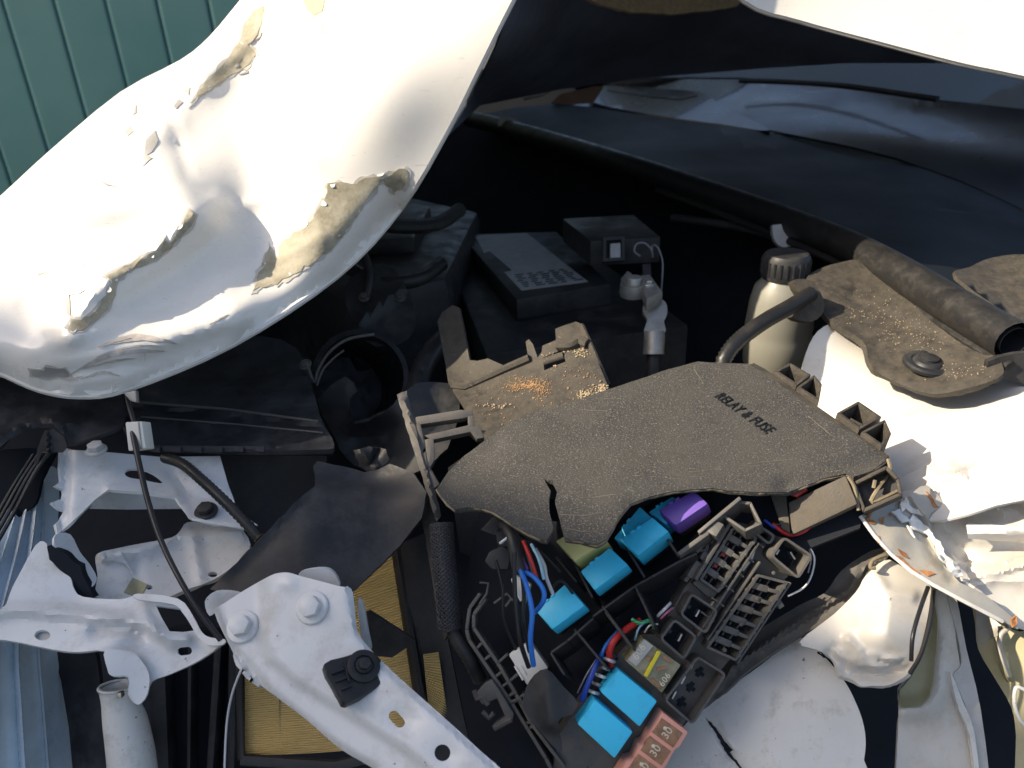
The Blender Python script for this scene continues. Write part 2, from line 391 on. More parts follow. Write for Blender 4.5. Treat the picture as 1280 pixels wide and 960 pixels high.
blocker = thing('shade_blocker', 'green metal shed with a sloping gable roof, added out of view to shade the car', 'building')
def slope(y): return 3.615 - .9 * (y + .29) if y > -1.6 else 3.615 + .9 * 1.31 - .9 * (-1.6 - y)
siding(blocker, -4.2, 1.2, -3.2, 0, 0, 'y', lambda y: slope(y) - .03)
for y0, y1 in ((1.25, -1.6), (-1.6, -4.45)):
    m = MB(); A = [(-6.2, y0, slope(y0)), (-3.14, y0, slope(y0)), (-3.14, y1, slope(y1 + 1e-6)), (-6.2, y1, slope(y1 + 1e-6))]
    m.prism(A, [(x, y, z - .05) for x, y, z in A]); m.build('roof', 'siding', blocker)
boxm('core', (-6.1, -4.1, 0), (-3.215, 1.1, 2.0), 'siding', blocker)
# ------------------------------------------------------------------ car body
car = thing('wrecked_car', 'white car body shell with cowl, windshield and inner fender around the engine bay', 'car')
# engine bay floor / firewall : one dark tub
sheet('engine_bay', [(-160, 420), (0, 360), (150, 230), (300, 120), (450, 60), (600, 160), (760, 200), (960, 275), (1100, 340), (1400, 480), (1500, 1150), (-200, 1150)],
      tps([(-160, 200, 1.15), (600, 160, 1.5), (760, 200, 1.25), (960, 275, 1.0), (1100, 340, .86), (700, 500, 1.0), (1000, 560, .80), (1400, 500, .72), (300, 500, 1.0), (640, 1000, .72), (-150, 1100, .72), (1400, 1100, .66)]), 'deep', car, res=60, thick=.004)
cowlS = tps([(595, 150, 1.45), (690, 130, 1.45), (960, 165, 1.2), (1120, 200, 1.08), (1280, 265, .95), (1330, 420, .58), (1280, 395, .62), (1080, 300, .76), (960, 262, .86), (830, 222, 1.0), (700, 182, 1.2), (1150, 260, .88)])
sheet('cowl_panel', smooth2([(590, 152), (690, 130), (830, 148), (960, 165), (1060, 185), (1120, 200), (1200, 228), (1280, 265), (1340, 310), (1350, 440), (1270, 415), (1180, 372), (1080, 315), (960, 272), (830, 228), (700, 183)], 3), cowlS, 'cowl_plastic', car, res=18, thick=.004)
bandS = tps([(690, 128, 1.47), (960, 163, 1.22), (1280, 262, .97), (1280, 138, 1.12), (960, 100, 1.4), (760, 104, 1.62), (1100, 150, 1.17), (1400, 330, .86), (1400, 150, 1.0)])
sheet('windshield_cowl', [(690, 128), (735, 110), (800, 99), (930, 98), (1060, 112), (1170, 125), (1280, 137), (1420, 155), (1420, 345), (1340, 306), (1280, 262), (1200, 225), (1120, 197), (1060, 182), (960, 162), (830, 145)],
      plus(bandS, ridge([(800, 118), (960, 140), (1110, 172), (1280, 205)], 26, .02), ridge([(930, 100), (1170, 127), (1280, 139)], 5, .01)), 'black_gloss', car, res=12, thick=.004)
sheet('far_fender', [(585, 158), (640, 148), (700, 128), (770, 112), (800, 90), (700, 70), (580, 90)], lambda x, y: 1.75, 'cowl_plastic', car, res=20, thick=.01)
sheet('far_trim', [(690, 128), (700, 118), (742, 108), (755, 108), (742, 128), (715, 130)], lambda x, y: 1.44, 'far_brown', car, res=12, thick=.004)
sheet('hinge', [(622, 156), (628, 142), (650, 152), (640, 162)], lambda x, y: 1.3, 'far_panel', car, res=8, thick=.006)
sheet('hinge', [(652, 118), (690, 112), (678, 119), (655, 124)], lambda x, y: 1.3, 'far_panel', car, res=8, thick=.006)
hump = sheet('cowl_cap', smooth2([(742, 128), (752, 110), (765, 107), (860, 113), (880, 118), (915, 138), (962, 163), (900, 155), (820, 144)], 3), plus(bandS, lambda x, y: -.03 - .00035 * max(0, 130 - y) * 0), 'black_gloss', car, res=8, thick=.03)
sheet('cowl_cap_top', [(766, 108), (858, 113), (872, 119), (850, 124), (800, 119), (758, 112)], plus(bandS, lambda x, y: -.033), 'dash', car, res=8, thick=.002)
sheet('windshield', [(780, 96), (930, 97), (1060, 111), (1170, 124), (1280, 136), (1420, 154), (1450, -60), (1000, -120), (700, 20)], tps([(780, 96, 1.5), (930, 97, 1.42), (1280, 136, 1.13), (1420, 154, 1.0), (1450, -60, 1.35), (1000, -120, 1.8), (700, 20, 1.85)]), 'glass', car, res=40, thick=.004)
sheet('dashboard', [(700, 92), (930, 92), (1280, 132), (1460, 150), (1460, 85), (1280, 70), (1000, 60), (700, 70)], tps([(700, 92, 1.62), (930, 92, 1.55), (1280, 132, 1.24), (1460, 150, 1.1), (1460, 85, 1.5), (1000, 60, 2.0), (700, 70, 2.0)]), 'dash', car, res=30, thick=.02)
wp = MB(); wp.tube([P(*q) for q in smooth2([(925, 101, 1.36), (990, 103, 1.3), (1060, 108, 1.23), (1130, 118, 1.16), (1172, 124, 1.12)], 5, False)], .006, 6, flat=.6); wp.build('wiper', 'wire_black', car)
towS = plus(tps([(1020, 410, .60), (1000, 490, .60), (1060, 560, .54), (1120, 600, .49), (1280, 480, .525), (1360, 600, .46), (1150, 520, .535), (1180, 420, .64), (1100, 430, .61), (1240, 440, .60), (1360, 440, .60)]), ridge([(1150, 585), (1210, 572), (1300, 560)], 10, .006))
tower = sheet('inner_fender', smooth2([(1000, 470), (1012, 430), (1030, 408), (1060, 405), (1150, 410), (1260, 430), (1370, 450), (1370, 640), (1280, 625), (1180, 650), (1120, 640), (1080, 600), (1040, 550), (1000, 510)], 3), towS, 'tower', car, res=10, thick=.0015)
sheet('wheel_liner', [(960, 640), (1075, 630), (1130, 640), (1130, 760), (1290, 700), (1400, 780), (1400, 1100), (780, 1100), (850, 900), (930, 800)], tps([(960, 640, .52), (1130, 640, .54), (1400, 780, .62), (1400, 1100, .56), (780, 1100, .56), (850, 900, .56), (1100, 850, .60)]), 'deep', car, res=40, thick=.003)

# ------------------------------------------------------------------ hood
HP = [(0, 465, .47), (-120, 470, .47), (100, 494, .465), (160, 485, .47), (290, 430, .50), (420, 345, .545), (500, 260, .56), (560, 160, .548), (600, 80, .532), (640, 0, .52), (500, 60, .54), (700, -120, .515), (800, -190, .52), (930, 0, .57), (1100, 52, .57), (1280, 95, .56), (1450, 130, .55), (1450, -200, .57), (1000, -230, .56), (800, -330, .56), (500, -330, .60),
      (0, 245, .55), (-120, 300, .53), (60, 190, .575), (150, 115, .61), (225, 75, .64), (300, 0, .64), (380, -100, .63), (230, 230, .555), (330, 200, .56), (430, 120, .55), (120, 330, .515), (250, 350, .535)]
LIPC = [(-120, 452), (0, 465), (50, 486), (100, 494), (160, 485), (290, 430), (420, 345), (500, 260)]
hoodS = plus(tps(HP), ridge([(250, 95), (215, 132), (182, 185), (215, 235), (243, 268), (190, 318), (135, 352), (88, 408)], 34, .016), ridge([(345, 60), (318, 150), (318, 250), (330, 330)], 46, -.017),
             ridge([(255, 95), (330, 40), (400, 0)], 20, .008), ridge([(130, 430), (200, 422), (290, 395)], 22, .006), ridge([(60, 470), (170, 455), (280, 418)], 9, -.003), blob(110, 250, 60, 70, .008), blob(470, 120, 60, 90, .006), ridge([(60, 350), (120, 330)], 15, .003), lambda x, y: .02 * max(0, 1 - min(segd(x, y, LIPC[i], LIPC[i + 1]) for i in range(len(LIPC) - 1)) / 46) ** 2, crease([(88, 405), (135, 350), (190, 316), (240, 266)], 5, .0025), crease([(60, 355), (95, 340), (120, 348)], 6, .002), ridge([(212, 140), (226, 190), (236, 222), (262, 240)], 7, -.0022), ridge([(40, 440), (130, 410), (230, 372), (330, 332), (400, 296)], 8, .0022), ridge([(150, 398), (240, 392), (300, 372)], 7, -.0016), ridge([(60, 300), (120, 270), (170, 262)], 9, .002), ridge([(345, 235), (300, 262), (262, 250)], 8, .002), ridge([(30, 380), (80, 372), (130, 380)], 8, -.002), ridge([(330, 45), (300, 80), (262, 100)], 7, -.003), ridge([(400, 60), (380, 130), (392, 200)], 14, .002))
lip = smooth2([(-120, 452), (-40, 455), (0, 465), (50, 486), (100, 494), (160, 485), (290, 430), (420, 345), (500, 260), (560, 160), (600, 80), (640, 0), (690, -90), (780, -140), (860, -80), (930, 0), (1000, 25), (1100, 52), (1200, 78), (1280, 95), (1450, 135)], 4, False)
crest = smooth2([(1480, -280), (900, -380), (560, -380), (420, -160), (350, -60), (300, 0), (262, 45), (225, 75), (150, 115), (60, 190), (0, 245), (-120, 350)], 3, False)
hood = thing('hood', 'crumpled white car hood buckled upward with torn and peeling paint', 'car hood')
hp = sheet('hood_panel', lip + crest, hoodS, 'hood_paint', hood, res=8, thick=.0012)
HB = bvh_of(hp)
# the panel rolls over its crest and runs on unseen, lengthened to shade the bay
bm = bmesh.new(); rows = []
for (x, y) in crest:
    p = P(x, y, hoodS(x, y)); r_ = (p - CAM).normalized(); rows.append([bm.verts.new(p + r_ * q + Vector((0, 0, -.25 * min(q, .04) - .16 * q))) for q in (.0005, .03, .09, .25, .55, 1.0)])
for a, b in zip(rows, rows[1:]):
    for k in range(5): bm.faces.new((a[k], a[k + 1], b[k + 1], b[k]))
me = bpy.data.meshes.new('hood_rear'); bm.to_mesh(me); bm.free(); link('hood_rear', me, 'hood_paint', hood)
# folded rim along the lip, and the dark inner panel
MB().tube([P(x, y, hoodS(x, y) + .003) for x, y in lip], .0028, 8).build('hem', 'hood_paint', hood)
sheet('inner_panel', [(560, 170), (600, 132), (700, 112), (800, 98), (960, 85), (1060, 79), (1180, 79), (1300, 96), (1450, 130), (1450, -200), (900, -260), (640, -250), (660, -50), (620, 60), (585, 130)],
      plus(tps([(560, 170, .64), (600, 132, 1.0), (700, 112, 1.12), (960, 85, 1.1), (1180, 79, .95), (1300, 96, .80), (1450, 130, .74), (1450, -200, .80), (900, -260, .74), (640, -250, .64), (660, -50, .64), (620, 60, .63), (900, -20, .88)]), ridge([(640, 25), (760, 45), (930, 40), (1080, 70)], 12, .012), ridge([(700, 70), (860, 80), (1000, 76)], 10, -.01)), 'hood_under', hood, res=18, thick=.002)
sheet('insulation_scrap', dens(smooth2([(735, -4), (762, 8), (790, 14), (830, 17), (868, 15), (900, 11), (925, 3), (900, -18), (800, -22)], 4), 7, 1.2), lambda x, y: .71 + .0004 * (x - 735), 'sandy', hood, res=7, thick=.004)
# peeled paint
def patch(name, poly, mt, off=.0009, jag=1.2, res=6, th=.0006):
    if name == 'bare_patch':                # ring of old primer round the bare metal
        sheet('primer_ring', inset(poly, -2.6), on(HB, off * .55), 'old_primer', hood, res=res, jag=jag * 1.2, thick=.0003)
    return sheet(name, poly, on(HB, off), mt, hood, res=res, jag=jag, thick=th)
patch('bare_patch', [(318, 362), (322, 345), (330, 325), (337, 308), (345, 322), (352, 305), (362, 296), (368, 288), (380, 288), (391, 272), (398, 262), (408, 246), (412, 230), (424, 228), (440, 232), (455, 224), (465, 220), (478, 222), (494, 215), (508, 210), (512, 222), (505, 236), (492, 240), (480, 226), (468, 238), (458, 252), (448, 266), (436, 282), (424, 300), (412, 312), (398, 325), (380, 334), (365, 345), (345, 354)], 'primer', jag=2.2, res=5)
patch('bare_patch', [(84, 410), (90, 398), (100, 400), (112, 394), (124, 382), (134, 368), (140, 352), (132, 345), (150, 336), (170, 326), (186, 318), (198, 316), (204, 300), (212, 305), (224, 290), (236, 262), (245, 270), (238, 284), (226, 296), (214, 310), (196, 324), (176, 332), (158, 340), (146, 352), (143, 370), (134, 388), (118, 402), (104, 412), (92, 416)], 'primer', jag=1.5)
patch('bare_patch', [(300, 48), (306, 30), (318, 14), (330, 8), (328, 26), (322, 44), (310, 56), (320, 66), (312, 80), (296, 90), (278, 100), (262, 112), (244, 122), (252, 108), (270, 90), (286, 72)], 'primer', jag=1.5)
patch('bare_patch', [(374, -10), (410, -10), (402, 14), (392, 20), (384, 12)], 'primer', jag=1)
patch('bare_patch', [(38, 462), (55, 464), (58, 459), (80, 462), (86, 471), (60, 472), (40, 470)], 'bare_metal', jag=1)
for (x0, y0, x1, y1, x2, y2, wd) in ((122, 434, 170, 420, 222, 430, 3.4), (140, 430, 175, 424, 205, 428, 1.6), (88, 468, 140, 443, 206, 439, 3.6), (100, 474, 128, 466, 150, 470, 2), (100, 462, 140, 452, 170, 448, 1.4), (180, 441, 181, 446, 181, 452, .8), (262, 406, 275, 398, 285, 393, 1), (120, 446, 160, 434, 200, 432, 1.2), (60, 468, 85, 474, 104, 470, 2.2), (46, 344, 60, 340, 76, 349, 1.0), (100, 330, 104, 331, 108, 331, .8)):
    c_ = smooth2([(x0, y0), (x1, y1), (x2, y2)], 8, False); n_ = len(c_); up_ = [(x, y - wd * math.sin(math.pi * k / (n_ - 1)) * random.uniform(.6, 1.2) - .2) for k, (x, y) in enumerate(c_)]; dn_ = [(x, y + wd * math.sin(math.pi * k / (n_ - 1)) * random.uniform(.5, 1.1) + .2) for k, (x, y) in enumerate(c_)]
    patch('scrape', up_ + dn_[::-1], 'scrape', .0006, .2, 5, .0003)
for q in ([(216, 132), (224, 124), (228, 127), (220, 136)], [(166, 143), (170, 130), (171, 140)], [(155, 166), (163, 158), (166, 164), (160, 170)], [(182, 175), (194, 163), (198, 176), (190, 190), (180, 196)], [(172, 206), (182, 193), (190, 197), (178, 208)], [(392, 30), (402, 24), (403, 44), (395, 42)], [(230, 114), (238, 109), (236, 118)], [(299, 93), (309, 87), (311, 91)], [(82, 370), (90, 364), (106, 362), (98, 367)], [(82, 372), (86, 366), (88, 395), (83, 392)], [(236, 135), (246, 122), (252, 118), (242, 130)], [(125, 226), (146, 234), (134, 231)]):
    patch('paint_chip', q, 'bare_metal', jag=.6, res=5)
# raised curls of paint along the torn edges
def curls(line, n, sz, lift=.004, side=1):
    for i in range(n):
        t = (i + random.random() * .6) / n * (len(line) - 1); k = int(t); u = t - k; a, b = line[k], line[min(k + 1, len(line) - 1)]
        x, y = a[0] + (b[0] - a[0]) * u, a[1] + (b[1] - a[1]) * u; L = math.hypot(b[0] - a[0], b[1] - a[1]) or 1
        tx, ty = (b[0] - a[0]) / L, (b[1] - a[1]) / L; nx, ny = -ty * side, tx * side; s = sz * random.uniform(.3, 1.4); wv = sz * random.uniform(.8, 2.6)
        dep = on(HB, .0008); z = lift * random.uniform(.05, .6) * random.random()
        pts = []
        for j, (f, ww, hh) in enumerate(((0, 1, 0), (.5, .85, .35), (1, .35, 1))):
            for sgn in (-1, 1):
                px, py = x + nx * s * f + tx * wv * ww * sgn * .5, y + ny * s * f + ty * wv * ww * sgn * .5
                pts.append(P(px, py, dep(px, py) - z * hh))
        nn = len(pts); bk = [p - Vector((0, -.0003, .0006)) for p in pts]
        me = bpy.data.meshes.new('paint_flake'); fs = [(0, 1, 3, 2), (2, 3, 5, 4)]
        me.from_pydata([tuple(p) for p in pts + bk], [], fs + [tuple(v + nn for v in f[::-1]) for f in fs] + [(0, 6, 7, 1), (4, 5, 11, 10), (0, 2, 8, 6), (2, 4, 10, 8), (1, 7, 9, 3), (3, 9, 11, 5)]); link('paint_flake', me, 'hood_paint', hood, False)
curls([(318, 362), (337, 310), (368, 288), (398, 262), (412, 230), (455, 224), (500, 210)], 6, 5, side=1)
curls([(345, 354), (398, 325), (436, 282), (480, 228)], 4, 3, .002, side=-1)
curls([(90, 412), (124, 384), (140, 352), (190, 320), (240, 268)], 6, 4)
curls([(300, 50), (320, 66), (290, 90), (250, 120)], 4, 4)

# ------------------------------------------------------------------ cowl seal and its end cover
sealP = [(585, 148, 1.42), (650, 165, 1.28), (760, 198, 1.08), (860, 232, .93), (960, 268, .80), (1060, 308, .695), (1130, 345, .625), (1200, 388, .565), (1268, 428, .518)]
sp = smooth2(sealP, 6, False)
sl_ = thing('weather_seal', 'long black rubber seal tube running along the cowl edge', 'rubber seal')
m = MB(); m.tube([P(*p) for p in sp], [.0145] * len(sp), 16, cap=False); m.build('seal_tube', 'rubber', sl_)
m = MB(); m.tube([P(*p) for p in sp], [.0105] * len(sp), 16, cap=False); m.build('seal_core', 'deep', sl_)
m = MB(); m.tube([P(p[0] - 6, p[1] + .0165 * F / p[2], p[2] - .004) for p in sp[len(sp) // 3:]], .0042, 8, flat=.6); m.build('seal_lip', 'rubber', sl_)
ccS = plus(tps([(1012, 355, .635), (1080, 330, .655), (1039, 402, .60), (1100, 467, .555), (1149, 488, .53), (1246, 472, .505), (1235, 440, .53), (1150, 380, .60)]), ridge([(1065, 372), (1075, 385), (1180, 425), (1230, 440)], 7, -.003), ridge([(1066, 370), (1075, 345)], 5, -.002), ridge([(1042, 402), (1080, 430), (1092, 458), (1150, 484), (1190, 486), (1245, 468)], 6, .003))
cc = thing('cowl_end_cover', 'dusty black plastic cover beside the white inner fender, fixed with a round push clip', 'plastic cover')
ccp = sheet('panel', smooth2([(1008, 352), (1020, 338), (1050, 328), (1080, 326), (1115, 350), (1184, 405), (1237, 440), (1253, 456), (1247, 473), (1184, 491), (1149, 489), (1101, 468), (1087, 452), (1078, 426), (1040, 403), (1026, 386)], 4), ccS, 'dusty_black', cc, res=7, thick=.005)
pc = Plane(1160, 455, ccS(1160, 455), (0, .85, .55))
m = MB(); m.lathe(pc.pt(1160, 455, -.001), pc.nw, [(.0170, 0), (.0170, .0022), (.0155, .0034), (.012, .0036), (.0108, .0028), (.0096, .0046), (.0085, .0052), (.0002, .0053)]); m.build('push_clip', 'black', cc)
m = MB(); m.lathe(pc.pt(1160, 455, .0040), pc.nw, [(.0062, 0), (.0062, .0018), (.005, .0022), (.0002, .0022)]); m.build('clip_head', 'black', cc)
sheet('side_panel', smooth2([(1195, 346), (1212, 334), (1240, 322), (1285, 318), (1340, 330), (1340, 430), (1280, 405)], 3), tps([(1195, 346, .605), (1240, 322, .64), (1340, 330, .6), (1340, 430, .53), (1280, 405, .555)]), 'grey_black' if 'grey_black' in MATS else 'dusty_black', cc, res=12, thick=.003)
sheet('tray_edge', smooth2([(1235, 452), (1290, 440), (1340, 450), (1340, 492), (1290, 482), (1250, 474)], 3), lambda x, y: .515 + .0002 * (y - 450), 'black', cc, res=12, thick=.004)
exec_crumbs = bvh_of(ccp)
# clear broken clip hanging under the seal
tag(sheet('broken_clip', [(965, 283), (985, 280), (1000, 292), (990, 305), (978, 310), (968, 300)], lambda x, y: .76, 'grey_paint', None, jag=2, res=7, thick=.006), 'small broken plastic clip hanging beneath the rubber seal', 'clip')

# ------------------------------------------------------------------ brake fluid reservoir and ribbed conduit
rs = thing('fluid_reservoir', 'translucent white fluid reservoir with black screw cap below the seal', 'reservoir')
ro = P(968, 455, .70); UP = Vector((0, 0, 1)); k_ = .70 / F
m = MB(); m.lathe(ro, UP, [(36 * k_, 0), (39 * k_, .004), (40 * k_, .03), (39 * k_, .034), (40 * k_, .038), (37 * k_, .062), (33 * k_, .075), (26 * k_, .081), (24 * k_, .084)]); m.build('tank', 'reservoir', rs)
m = MB(); cp = []
for k in range(56):
    pass
m.lathe(ro + UP * .084, UP, [(27 * k_, 0), (27.5 * k_, .003), (27 * k_, .018), (24 * k_, .021), (.001, .022)], 40)
for k in range(24):
    a = k / 24 * 2 * math.pi; q = Vector((math.cos(a), math.sin(a), 0)); m.tube([ro + UP * .088 + q * 27 * k_, ro + UP * .1 + q * 27 * k_], .0012, 6)
m.build('cap', 'black', rs)
tag(tubepx('cable_conduit', [(1015, 366, .60), (990, 382, .59), (955, 402, .575), (925, 424, .565), (908, 444, .56), (903, 462, .56), (908, 500, .56)], 9.5, 'rubber', None, rib=.09, step=.0017, seg=14), 'ribbed black cable conduit curving in front of the white reservoir', 'conduit')
tag(sheet('conduit_boot', smooth2([(992, 352), (1012, 350), (1026, 366), (1030, 388), (1015, 402), (990, 396), (1005, 380)], 3), lambda x, y: .598, 'dusty_black', None, res=6, thick=.012), 'dusty rubber boot where the ribbed conduit enters the cowl cover', 'rubber boot')

# ------------------------------------------------------------------ battery
bt = thing('car_battery', 'black car battery with a grey printed label, deep in the shaded bay', 'battery')
bp = hplane(650, 388, .78)
m = MB(); m.on(bp, [(556, 308), (722, 292), (862, 392), (606, 428)], -.19, -.012, .004); m.build('case', 'black', bt)
m = MB(); m.on(bp, [(576, 304), (696, 300), (764, 368), (646, 388)], -.0117, .012, .003); m.build('lid', 'black', bt)
sheet('label', [(593, 294), (658, 291), (735, 352), (652, 363), (630, 340), (640, 338), (612, 314), (605, 316)], bp.up(.0126), 'label', bt, res=12, thick=.0003)
for k in range(7):
    u = k / 7; a = (638 + 14 * u + 3, 344 + 17 * u); b = (712 + 20 * u, 336 + 15 * u)
    m = MB(); 
    for s in range(5):
        t0 = s / 5 + random.uniform(0, .05); t1 = t0 + random.uniform(.08, .17)
        m.wall(bp.up(.0129), (a[0] + (b[0] - a[0]) * t0, a[1] + (b[1] - a[1]) * t0), (a[0] + (b[0] - a[0]) * t1, a[1] + (b[1] - a[1]) * t1), 1.1, 0, .0002)
    m.build('label_print', 'label_line', [c for c in bt.children if c.name.startswith('label')][0])
m = MB(); v = P(700, 379, .765); m.lathe(v, ROT @ Vector((0, 0, 1)), [(.0035, -.004), (.0035, .002), (.0002, .002)], 14); m.build('vent_hole', 'deep', bt)
tc_ = thing('battery_clamp', 'grey metal battery terminal clamp with bolt and crimped cable lug', 'terminal clamp')
lp = hplane(795, 365, .71)
m = MB(); m.lathe(lp.pt(792, 362, -.006), UP, [(.0125, 0), (.0135, .004), (.0125, .012), (.0105, .0125), (.0098, .009), (.0002, .009)], 24); m.build('ring', 'lead', tc_)
m = MB(); m.lathe(lp.pt(792, 362, .0), UP, [(.008, 0), (.0078, .011), (.0068, .0125), (.0002, .0125)], 20); m.build('post', 'lead', tc_)
m = MB(); m.on(lp, [(797, 352), (812, 350), (828, 372), (808, 382)], -.006, .006, .0015); m.on(lp, [(776, 358), (784, 348), (790, 352), (782, 366)], -.005, .008, .001); m.build('clamp_arm', 'lead', tc_)
bolt(lp.pt(810, 364, .006), UP, .0048, 'bolt', 'silver', tc_, 1.3)
fl = ROT @ Vector((0, .2, 1))
lg = sheet('cable_lug', smooth2([(806, 378), (820, 372), (832, 378), (834, 392), (830, 402), (831, 416), (806, 416), (809, 400), (804, 390)], 3), lambda x, y: .70 - .0003 * (y - 378), 'lead', tc_, res=5, thick=.004)
m = MB(); m.tube([P(818, 414, .69), P(818, 420, .69), P(817, 438, .688), P(817, 443, .688)], [.0085, .0098, .0094, .0098], 16); m.build('crimp', 'lead', tc_)
tubepx('cable', [(817, 441, .69), (816, 470, .69), (812, 520, .70)], 9, 'black', tc_)
fb = thing('link_box', 'black fusible link box standing behind the battery', 'junction box')
fp = hplane(738, 302, .80)
m = MB(); m.on(fp, [(703, 273), (792, 268), (826, 296), (738, 301)], -.028, 0, .002); m.build('box', 'black', fb)
m = MB(); fz = Plane(780, 315, .795, (0, .1, 1))
m.ring(fz, [(753, 299), (780, 297), (780, 327), (753, 329)], 4, 0, .006); m.wall(fz, (808, 330), (812, 385), 10, -.01, 0); m.build('socket', 'black', fb)
m = MB(); m.on(fz, [(762, 306), (775, 305), (775, 324), (762, 325)], 0, .005, .001); m.build('plug', 'label', fb)
tag(tubepx('loose_wire', [(800, 320, .775), (793, 314, .77), (796, 305, .77), (806, 304, .77), (814, 312, .77), (816, 321, .775), (815, 308, .775), (822, 309, .77), (828, 326, .77), (828, 345, .77), (826, 370, .775)], 1.1, 'wire_grey'), 'thin loose wire loop sticking up behind the battery clamp', 'wire')

# ------------------------------------------------------------------ engine and intake things seen dimly under the hood
en = thing('engine', 'dark engine with plastic cover in deep shade under the hood', 'engine')
ep = hplane(500, 320, .86)
m = MB(); m.on(ep, [(330, 300), (470, 235), (600, 262), (560, 345), (430, 380)], -.15, .0, .015); m.build('engine_cover', 'black', en)
m = MB(); m.on(ep, [(420, 290), (480, 262), (540, 276), (520, 318), (450, 322)], .0005, .02, .006); m.build('cover_rib', 'black', en)
m = MB(); m.tube([P(*p) for p in smooth2([(455, 275, .8), (500, 283, .8), (545, 280, .82), (575, 262, .86)], 5, False)], .008, 10); m.build('coolant_pipe', 'black', en)
for (x, y) in ((537, 343),):
    bolt(P(x, y, .76), ROT @ Vector((0, .7, .7)), .0045, 'bolt', 'silver', en)
for ln, r, mt, lab in (([(430, 330, .74), (470, 352, .72), (520, 350, .72), (552, 330, .76)], 9, 'rubber', 'black coolant hose in deep shade left of the battery'),
                   ([(560, 420, .66), (540, 440, .64), (525, 470, .62), (520, 500, .60)], 14, 'rubber', 'thick dark hose dropping behind the torn grey channel'),
                   ([(840, 272, .9), (900, 280, .86), (950, 290, .82), (1000, 308, .78)], 5, 'black', 'dark wiring loom running under the rubber seal'),
                   ([(440, 300, .74), (455, 318, .72), (462, 345, .71), (458, 372, .70)], 5, 'black', 'thin dark pipe rising beside the engine cover')):
    tag(tubepx('hose' if r > 5 else 'loom', ln, r, mt, None), lab, 'hose' if r > 5 else 'cable')
sh_ = thing('shield_plate', 'dark stamped heat shield plate in the shade left of the battery', 'metal plate')
sheet('plate', smooth2([(430, 360), (470, 330), (500, 345), (520, 400), (500, 430), (455, 425)], 3), plus(lambda x, y: .72 - .0004 * (y - 330), ridge([(450, 400), (500, 360)], 8, .008)), 'black', sh_, res=8, thick=.002)
for x, y in ((455, 372), (500, 372), (478, 415)): bolt(P(x, y, .70), ROT @ Vector((0, .5, .85)), .0035, 'bolt', 'channel_grey', sh_)
ih = thing('intake_hose', 'black rubber intake hose end with a wire clamp', 'hose')
ax = (ROT @ Vector((.35, .15, 1))).normalized(); c0 = P(452, 470, .66)
m = MB(); m.lathe(c0 - ax * .12, ax, [(.040, 0), (.042, .03), (.039, .034), (.042, .05), (.039, .055), (.042, .075), (.042, .118), (.037, .12), (.035, .10), (.034, .02), (.0005, .02)], 40); m.build('hose', 'rubber', ih)
tubepx('clamp', [(383, 452, .62), (393, 478, .62), (398, 462, .62), (412, 440, .62), (435, 424, .62), (468, 418, .625)], 2, 'channel_grey', ih)
tubepx('clamp_wire', [(396, 482, .615), (404, 462, .615), (418, 447, .615), (430, 438, .615)], 1.4, 'channel_grey', ih)
bolt(P(382, 456, .615), ROT @ Vector((-.2, .5, .8)), .0034, 'clamp_screw', 'channel_grey', ih)
tag(sheet('torn_duct', smooth2([(398, 500), (430, 472), (446, 490), (436, 500), (442, 530), (480, 515), (500, 495), (520, 480), (560, 478), (575, 500), (560, 560), (500, 600), (440, 580), (415, 540)], 2), plus(tps([(398, 500, .60), (446, 490, .58), (560, 478, .60), (500, 600, .56), (440, 560, .6)]), blob(470, 545, 30, 22, -.03)), 'black', None, res=10, jag=1, thick=.003), 'torn black plastic air duct in shade beside the air box', 'air duct')
ac = thing('air_box', 'black plastic air filter box lid below the hood lip', 'air box')
abS = plus(tps([(165, 505, .56), (399, 530, .55), (176, 562, .53), (416, 560, .525), (240, 430, .66), (370, 440, .66)]), ridge([(170, 503), (280, 512), (400, 528)], 4, .006), ridge([(170, 522), (405, 542)], 3, .003))
sheet('lid', smooth2([(150, 498), (200, 440), (300, 420), (372, 436), (400, 520), (418, 556), (395, 562), (280, 562), (176, 556), (158, 540)], 3), abS, 'flap', ac, res=7, thick=.004)
MB().tube([P(x, y, abS(x, y)) for x, y in dens([(172, 503), (280, 511), (398, 527)], 8, 0, False)], .0011, 6).build('lid_highlight', 'channel_grey', ac)  # paler thin tubes paint the highlight lines along the lid
MB().tube([P(x, y, abS(x, y)) for x, y in dens([(176, 521), (290, 530), (404, 541)], 8, 0, False)], .0008, 6).build('lid_highlight', 'channel_grey', ac)
m = MB(); hpz = Plane(290, 560, .53, (0, .3, 1))
m.wall(hpz, (178, 560), (412, 562), 8, -.012, 0, .001)
for x in range(190, 400, 26): m.wall(hpz, (x, 562), (x + 12, 563), 7, .0003, .003, .0006)
m.build('seam', 'black', ac)
sheet('body', [(270, 566), (410, 566), (400, 610), (370, 640), (330, 690), (290, 640)], tps([(270, 566, .57), (410, 566, .57), (330, 690, .56), (370, 640, .58)]), 'black', ac, res=20, thick=.004)

